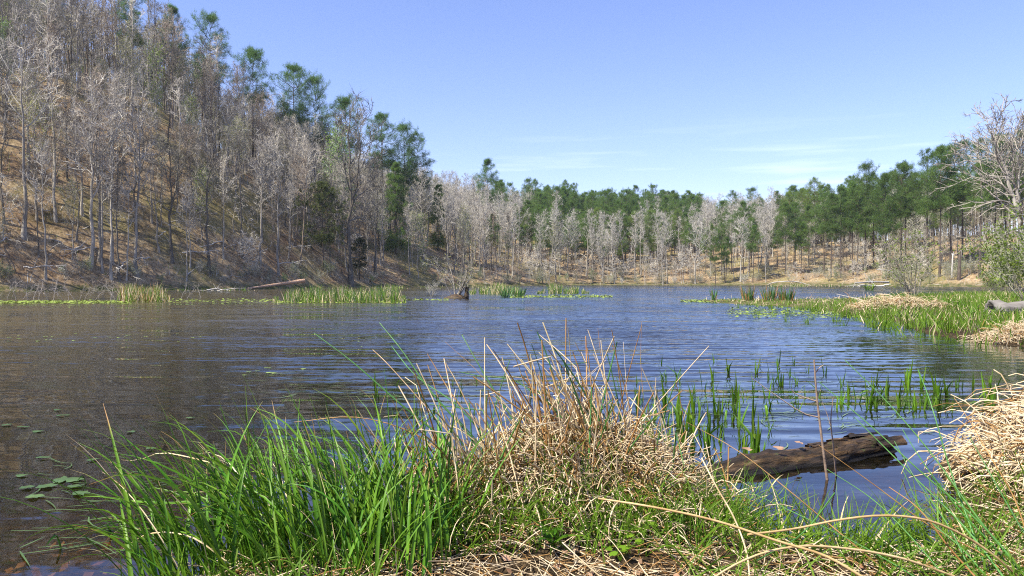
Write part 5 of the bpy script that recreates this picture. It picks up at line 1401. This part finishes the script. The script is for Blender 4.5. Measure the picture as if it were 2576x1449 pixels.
long_stems('rush_plant', 'upright tan rush stems rising highest above the middle tussock', 'rush', [
 ([(1640, 1250), (1600, 1080), (1530, 970), (1510, 880), (1504, 825)], 4.9, .3, .004, 'straw_brown', (.8, .8, .8)), ([(1580, 1200), (1520, 1060), (1470, 960), (1415, 890), (1380, 865)], 4.9, .3, .0035, 'straw', G1),
 ([(1600, 1200), (1560, 1060), (1500, 970), (1462, 885)], 4.9, .3, .0045, 'straw', (1.1, 1.1, 1.1)), ([(1480, 1220), (1440, 1080), (1425, 980), (1422, 902)], 4.85, .3, .005, 'straw', (1.1, 1.1, 1.1)),
 ([(1640, 1180), (1620, 1020), (1612, 905), (1614, 810)], 5.0, .2, .0026, 'straw_brown', G1), ([(1590, 1180), (1580, 1020), (1572, 920), (1568, 860)], 5.0, .2, .0026, 'straw', G1),
 ([(1620, 1200), (1640, 1080), (1648, 1000), (1650, 950)], 5.0, .2, .004, 'straw', G1), ([(1350, 1190), (1400, 1060), (1440, 985), (1525, 905)], 4.9, .1, .004, 'straw', G1),
 ([(1550, 1180), (1500, 1080), (1420, 1010), (1350, 960), (1270, 945)], 4.9, .1, .004, 'straw', (.9, .85, .8)), ([(1250, 1150), (1350, 1060), (1425, 1000), (1500, 930)], 4.8, .1, .004, 'straw', G1)], (.6, 4.9, 0))

# dead grass mound at right
straw_mound('dead_grass_mound', (4.22, 5.3), .95, .75, 3200, .2, .62, .0066, 'bleached dead grass mound hanging over the water at the right edge', 861, 250, ('straw', 'straw_brown'), (.85, .15), .9, 5)
straw_mound('dead_grass_mound', (4.8, 5.8), 1.0, .8, 900, .25, .8, .0055, 'dead grass behind the bleached mound at the right edge', 862, 0)

# rushes leaning in from the lower right corner
long_stems('rush_plant', 'green rush stems fanning up left from the lower right corner', 'rush', [
 ([(2600, 1480), (2450, 1290), (2350, 1150), (2240, 1020), (2125, 905)], 3.5, .8, .0060, 'rush', (1.2, 1.2, 1)), ([(2620, 1500), (2470, 1320), (2320, 1190), (2200, 1080), (2060, 960)], 3.4, .7, .0055, 'rush', (1.3, 1.3, 1.2)),
 ([(2560, 1500), (2430, 1330), (2300, 1200), (2150, 1050)], 3.4, .6, .0055, 'rush', (1.5, 1.5, 1.6)), ([(2500, 1480), (2440, 1320), (2390, 1180), (2340, 1010), (2310, 930)], 3.6, .7, .006, 'rush', (1.1, 1.2, 1)),
 ([(2460, 1480), (2390, 1330), (2300, 1200), (2250, 1110)], 3.4, .5, .0045, 'rush', (1.4, 1.4, 1.4)), ([(2640, 1440), (2570, 1330), (2490, 1190), (2440, 1100)], 3.6, .5, .006, 'rush', G1),
 ([(2600, 1400), (2550, 1250), (2480, 1130), (2440, 1060), (2400, 1000)], 3.8, .5, .0045, 'straw_brown', (1.1, 1.1, 1)), ([(2400, 1480), (2300, 1360), (2200, 1260), (2080, 1180)], 3.4, .5, .0045, 'rush', (1.2, 1.3, 1)),
 ([(2350, 1480), (2180, 1380), (2020, 1300), (1870, 1230)], 3.3, .5, .0040, 'rush', (1.2, 1.3, 1)), ([(2520, 1500), (2420, 1380), (2330, 1300), (2270, 1180)], 3.4, .4, .0045, 'rush', (1.6, 1.6, 1.4)),
 ([(2580, 1500), (2520, 1400), (2420, 1290), (2320, 1160), (2270, 1080)], 3.5, .4, .005, 'rush', (1.2, 1.4, 1)), ([(2280, 1480), (2100, 1330), (1980, 1230), (1850, 1130), (1727, 1062)], 3.5, .9, .0042, 'straw_brown', (.9, .9, .8)),
 ([(2470, 1470), (2390, 1380), (2300, 1270), (2236, 1225)], 3.3, .2, .0048, 'straw_brown', (1.3, 1.2, 1.2)), ([(2560, 1470), (2480, 1400), (2350, 1330), (2200, 1220), (2060, 1120)], 3.4, .6, .004, 'straw_brown', (.9, .9, .8))], (2.1, 3.5, 0))
ARCH = [([(1505, 1254), (1640, 1275), (1800, 1310), (1960, 1362), (2080, 1400), (2200, 1470)], 3.3, -.3, .0058, 'straw', (.85, .72, .5), 'long tan rush stem slanting down to the right across the lower picture'),
 ([(1880, 1345), (2000, 1330), (2110, 1308), (2230, 1297), (2330, 1308), (2430, 1350), (2560, 1449), (2600, 1490)], 3.2, .2, .0058, 'straw', (.85, .72, .5), 'tan rush stem arching in a high bow at lower right'),
 ([(1770, 1470), (1850, 1420), (1930, 1388), (2020, 1374), (2130, 1380), (2270, 1405), (2400, 1450)], 3.1, .2, .0056, 'straw', (.95, .85, .65), 'pale rush stem arching in a low bow near the bottom edge'),
 ([(1765, 1152), (1800, 1220), (1850, 1310), (1878, 1390), (1888, 1480)], 3.8, -.3, .0046, 'straw', (1.15, 1.1, 1.05), 'bleached straw standing straight up left of the arching stems'),
 ([(1905, 1410), (2020, 1340), (2100, 1240)], 3.3, .2, .0035, 'rush', (1.1, 1.2, 1), 'thin green stem crossing behind the arching stems')]
for pts, Y, dY, rad, mk, col, lab in ARCH:
    m_ = len(pts); c_ = smooth_curve([W(x, y, Y + dY * j / (m_ - 1)) for j, (x, y) in enumerate(pts)], 24); org = c_[-1].copy()
    o = obj('dry_rush', MB().add(*tubes((c_ - org)[None], rad * np.linspace(.75, 1, 24)[None], 7)).mesh('dry_rush', M[mk]), None, org, color=col); tag(o, lab, 'rush stem', 'single rush stems in the foreground')

# grass clumps between the tussock and the right corner
for i, (dx, dy, rad, n, hmin, hmax, lab) in enumerate([(1800, 1345, .22, 80, .2, .45, 'low green grass clump right of the straw tussock'), (1985, 1370, .20, 110, .25, .55, 'upright green grass clump in the shallow inlet before the wet log'),
      (2120, 1400, .22, 110, .25, .60, 'largest green grass clump of the inlet, right one'), (2330, 1440, .3, 120, .2, .45, 'green grass clump under the leaning rushes'), (2500, 1420, .3, 120, .2, .45, 'green grass clump in the lower right corner'), (1900, 1240, .22, 50, .15, .35, 'short grass growing against the near side of the wet log'), (1700, 1255, .2, 60, .2, .4, 'short grass at the sunken end of the wet log')]):
    p = onz(dx, dy, .02); clump_thing('grass_clump', p, rad, n, hmin, hmax, .010, lab, 'grass clump', 'green grass clumps of the near shore', ('grass', 'sedge', 'straw'), (.68, .22, .10), .75, 'blade', 900 + i, max(h1(p[0], p[1]), -.03), 1.0, 6, (1.0, 1.0, .85))
# ground grass and litter of the bank
r = np.random.default_rng(950); n = 6000
bx = r.uniform(-1.6, 3.6, n); by = r.uniform(2.9, 5.2, n); zz, dd = hgt(bx, by, True)
k = (dd > -.25) & ((vnoise(bx * 2.2, by * 2.2) + .5) > r.random(n) * .75) & ~((bx > -.6) & (bx < .8) & (by < 3.85)); bx, by, zz = bx[k], by[k], zz[k]; n = len(bx)
P_ = paths(np.stack([bx, by, np.maximum(zz, -.05) - .01], -1), r.random(n) * 6.28, r.uniform(.6, 1.5, n), r.uniform(.1, .40, n), r.uniform(.2, 1.4, n), .5 * r.normal(size=n), 6)
V, Fq = ribbons(P_, r.uniform(.005, .012, n), flat=True, roll=r.random(n) * 3); wm = r.choice(2, n, p=(.8, .2))
tag(obj('bank_grass', MB().add(V, Fq.reshape(-1, 4), None, np.repeat(wm, 5)).mesh('bank_grass', [M['grass'], M['marsh']])), 'short green grass over the near bank', 'grass', None, 'stuff')
n = 6500; bx = r.uniform(-1.5, 3.8, n); by = r.uniform(2.8, 5.3, n); zz, dd = hgt(bx, by, True); k = dd > .02; bx, by, zz = bx[k], by[k], zz[k]; n = len(bx)
P_ = paths(np.stack([bx, by, zz + .006 + .03 * r.random(n) ** 2], -1), r.random(n) * 6.28, .25 * r.normal(size=n), r.uniform(.05, .35, n), .3 * r.random(n), .5 * r.normal(size=n), 5)
P_[..., 2] = np.maximum(P_[..., 2], hgt(P_[..., 0], P_[..., 1]) + .003)
wm = r.choice(2, n, p=(.7, .3)); mb = MB(); Rr = r.uniform(.0018, .0045, n)[:, None] * np.linspace(1, .7, 5)[None]
for q_ in range(2): mb.add(*tubes(P_[wm == q_], Rr[wm == q_], 3), None, q_)
tag(obj('straw_litter', mb.mesh('straw_litter', [M['straw'], M['straw_brown']])), 'broken straw littering the near bank', 'litter', None, 'stuff')
n = 500; bx = r.uniform(-.8, 3.5, n); by = r.uniform(2.9, 4.6, n); zz, dd = hgt(bx, by, True); k = dd > .05
mb = MB(); pts = np.stack([bx, by, zz + .015], -1)[k]; leaf_tris(r, pts, 1, .01, .05, mb, 0, 2.0)
tag(obj('leaf_litter', mb.mesh('leaf_litter', M['deadleaf'], False)), 'brown dead leaves on the near bank', 'litter', None, 'stuff')
r = np.random.default_rng(333); n = 420; bx = r.uniform(-3.4, -.9, n); by = r.uniform(3.1, 5.4, n); zz, dd = hgt(bx, by, True); k = (dd < -.05) & (zz > -.45)
mb = MB(); pts = np.stack([bx, by, zz + .02], -1)[k]; leaf_tris(r, pts, 1, .01, .06, mb, 0, 2.5)
tag(obj('sunken_leaves', mb.mesh('sunken_leaves', M['deadleaf'], False)), 'dead leaves lying on the lake bed in the shallows at lower left', 'sunken leaves', None, 'stuff')
# broad leaved weed and round leaved herb at the bottom
def leafy(name, loc, leaves, label, mk, col, org_h=.12):
    e = empty(name, loc); tag(e, label, 'plant')
    obj('stem', MB().add(*tubes(paths(np.array([[0, 0, -.02]]), [0], [1.5], [org_h + .02], [.1], [0], 6), .004 * np.linspace(1, .6, 6)[None], 5)).mesh('stem', M['grass']), e)
    for az, el, ln, wd, z in leaves:
        P_ = paths(np.array([[0, 0, z]]), [az], [el], [ln], [.7], [0], 8); V, Fq = ribbons(P_, [wd], fold=.12, tip=2.5)
        obj('leaf', MB().add(V[0], Fq[0]).mesh('leaf', M[mk]), e, color=col)
p = onz(1385, 1425, .05); z = h1(p[0], p[1])
leafy('broadleaf_weed', (p[0], p[1], z), [(a_, .7 - .1 * i % .4, .13, .035, .05 + .012 * i) for i, a_ in enumerate([0, 2.2, 4.1, 1.1, 3.2, 5.3])], 'broad pointed leaved green weed at the foot of the tussock', 'sedge', (.6, .75, .7), .14)
for dx, dy, lab in [(1560, 1435, 'round leaved light green herb at the bottom edge'), (1600, 1405, 'small round leaved herb right of the bottom edge herb')]:
    p = onz(dx, dy, .05); z = h1(p[0], p[1])
    e = empty('round_leaf_herb', (p[0], p[1], z)); tag(e, lab, 'plant')
    for i in range(9):
        a_ = i * 2.4; q_ = .02 + .011 * i; hh = .05 + .02 * (i % 3)
        obj('stalk', MB().add(*tubes(smooth_curve([(0, 0, 0), (q_ * .5 * math.cos(a_), q_ * .5 * math.sin(a_), hh * .7), (q_ * math.cos(a_), q_ * math.sin(a_), hh)], 5)[None], np.full((1, 5), .0012), 4)).mesh('stalk', M['grass']), e)
        o = obj('leaf', PM[3], e, (q_ * math.cos(a_), q_ * math.sin(a_), hh), (.3 * math.sin(i), .3 * math.cos(i), a_), .026); 
        o.data = bpy.data.meshes.get('herb_leaf') or PM[3].copy(); o.data.name = 'herb_leaf'; o.data.materials[0] = M['sedge']; o.color = (1.5, 1.2, 1.2, 1)
print('labels', len(lab_seen), 'of', sum(lab_seen.values()), 'objects', len(bpy.data.objects), 'tris', sum(len(m_.polygons) for m_ in bpy.data.meshes))

# the thin spring haze over the valley
hz = MB(); x0, x1, y0, y1, z0, z1 = -430, 530, -170, 910, -4, 118
c8 = [(x, y, z) for z in (z0, z1) for y in (y0, y1) for x in (x0, x1)]
hz.add(c8, [(0, 2, 3, 1), (4, 5, 7, 6), (0, 1, 5, 4), (2, 6, 7, 3), (0, 4, 6, 2), (1, 3, 7, 5)])
m, t = mat('haze')
pv = N(t, 'ShaderNodeVolumePrincipled'); pv.inputs['Color'].default_value = (0.80, 0.88, 1.0, 1); pv.inputs['Density'].default_value = 0.00014; pv.inputs['Anisotropy'].default_value = 0.2
L(t, pv.outputs[0], N(t, 'ShaderNodeOutputMaterial').inputs['Volume'])
tag(obj('haze', hz.mesh('haze', m, False)), 'thin blue spring haze over the lake valley', 'haze', None, 'stuff')
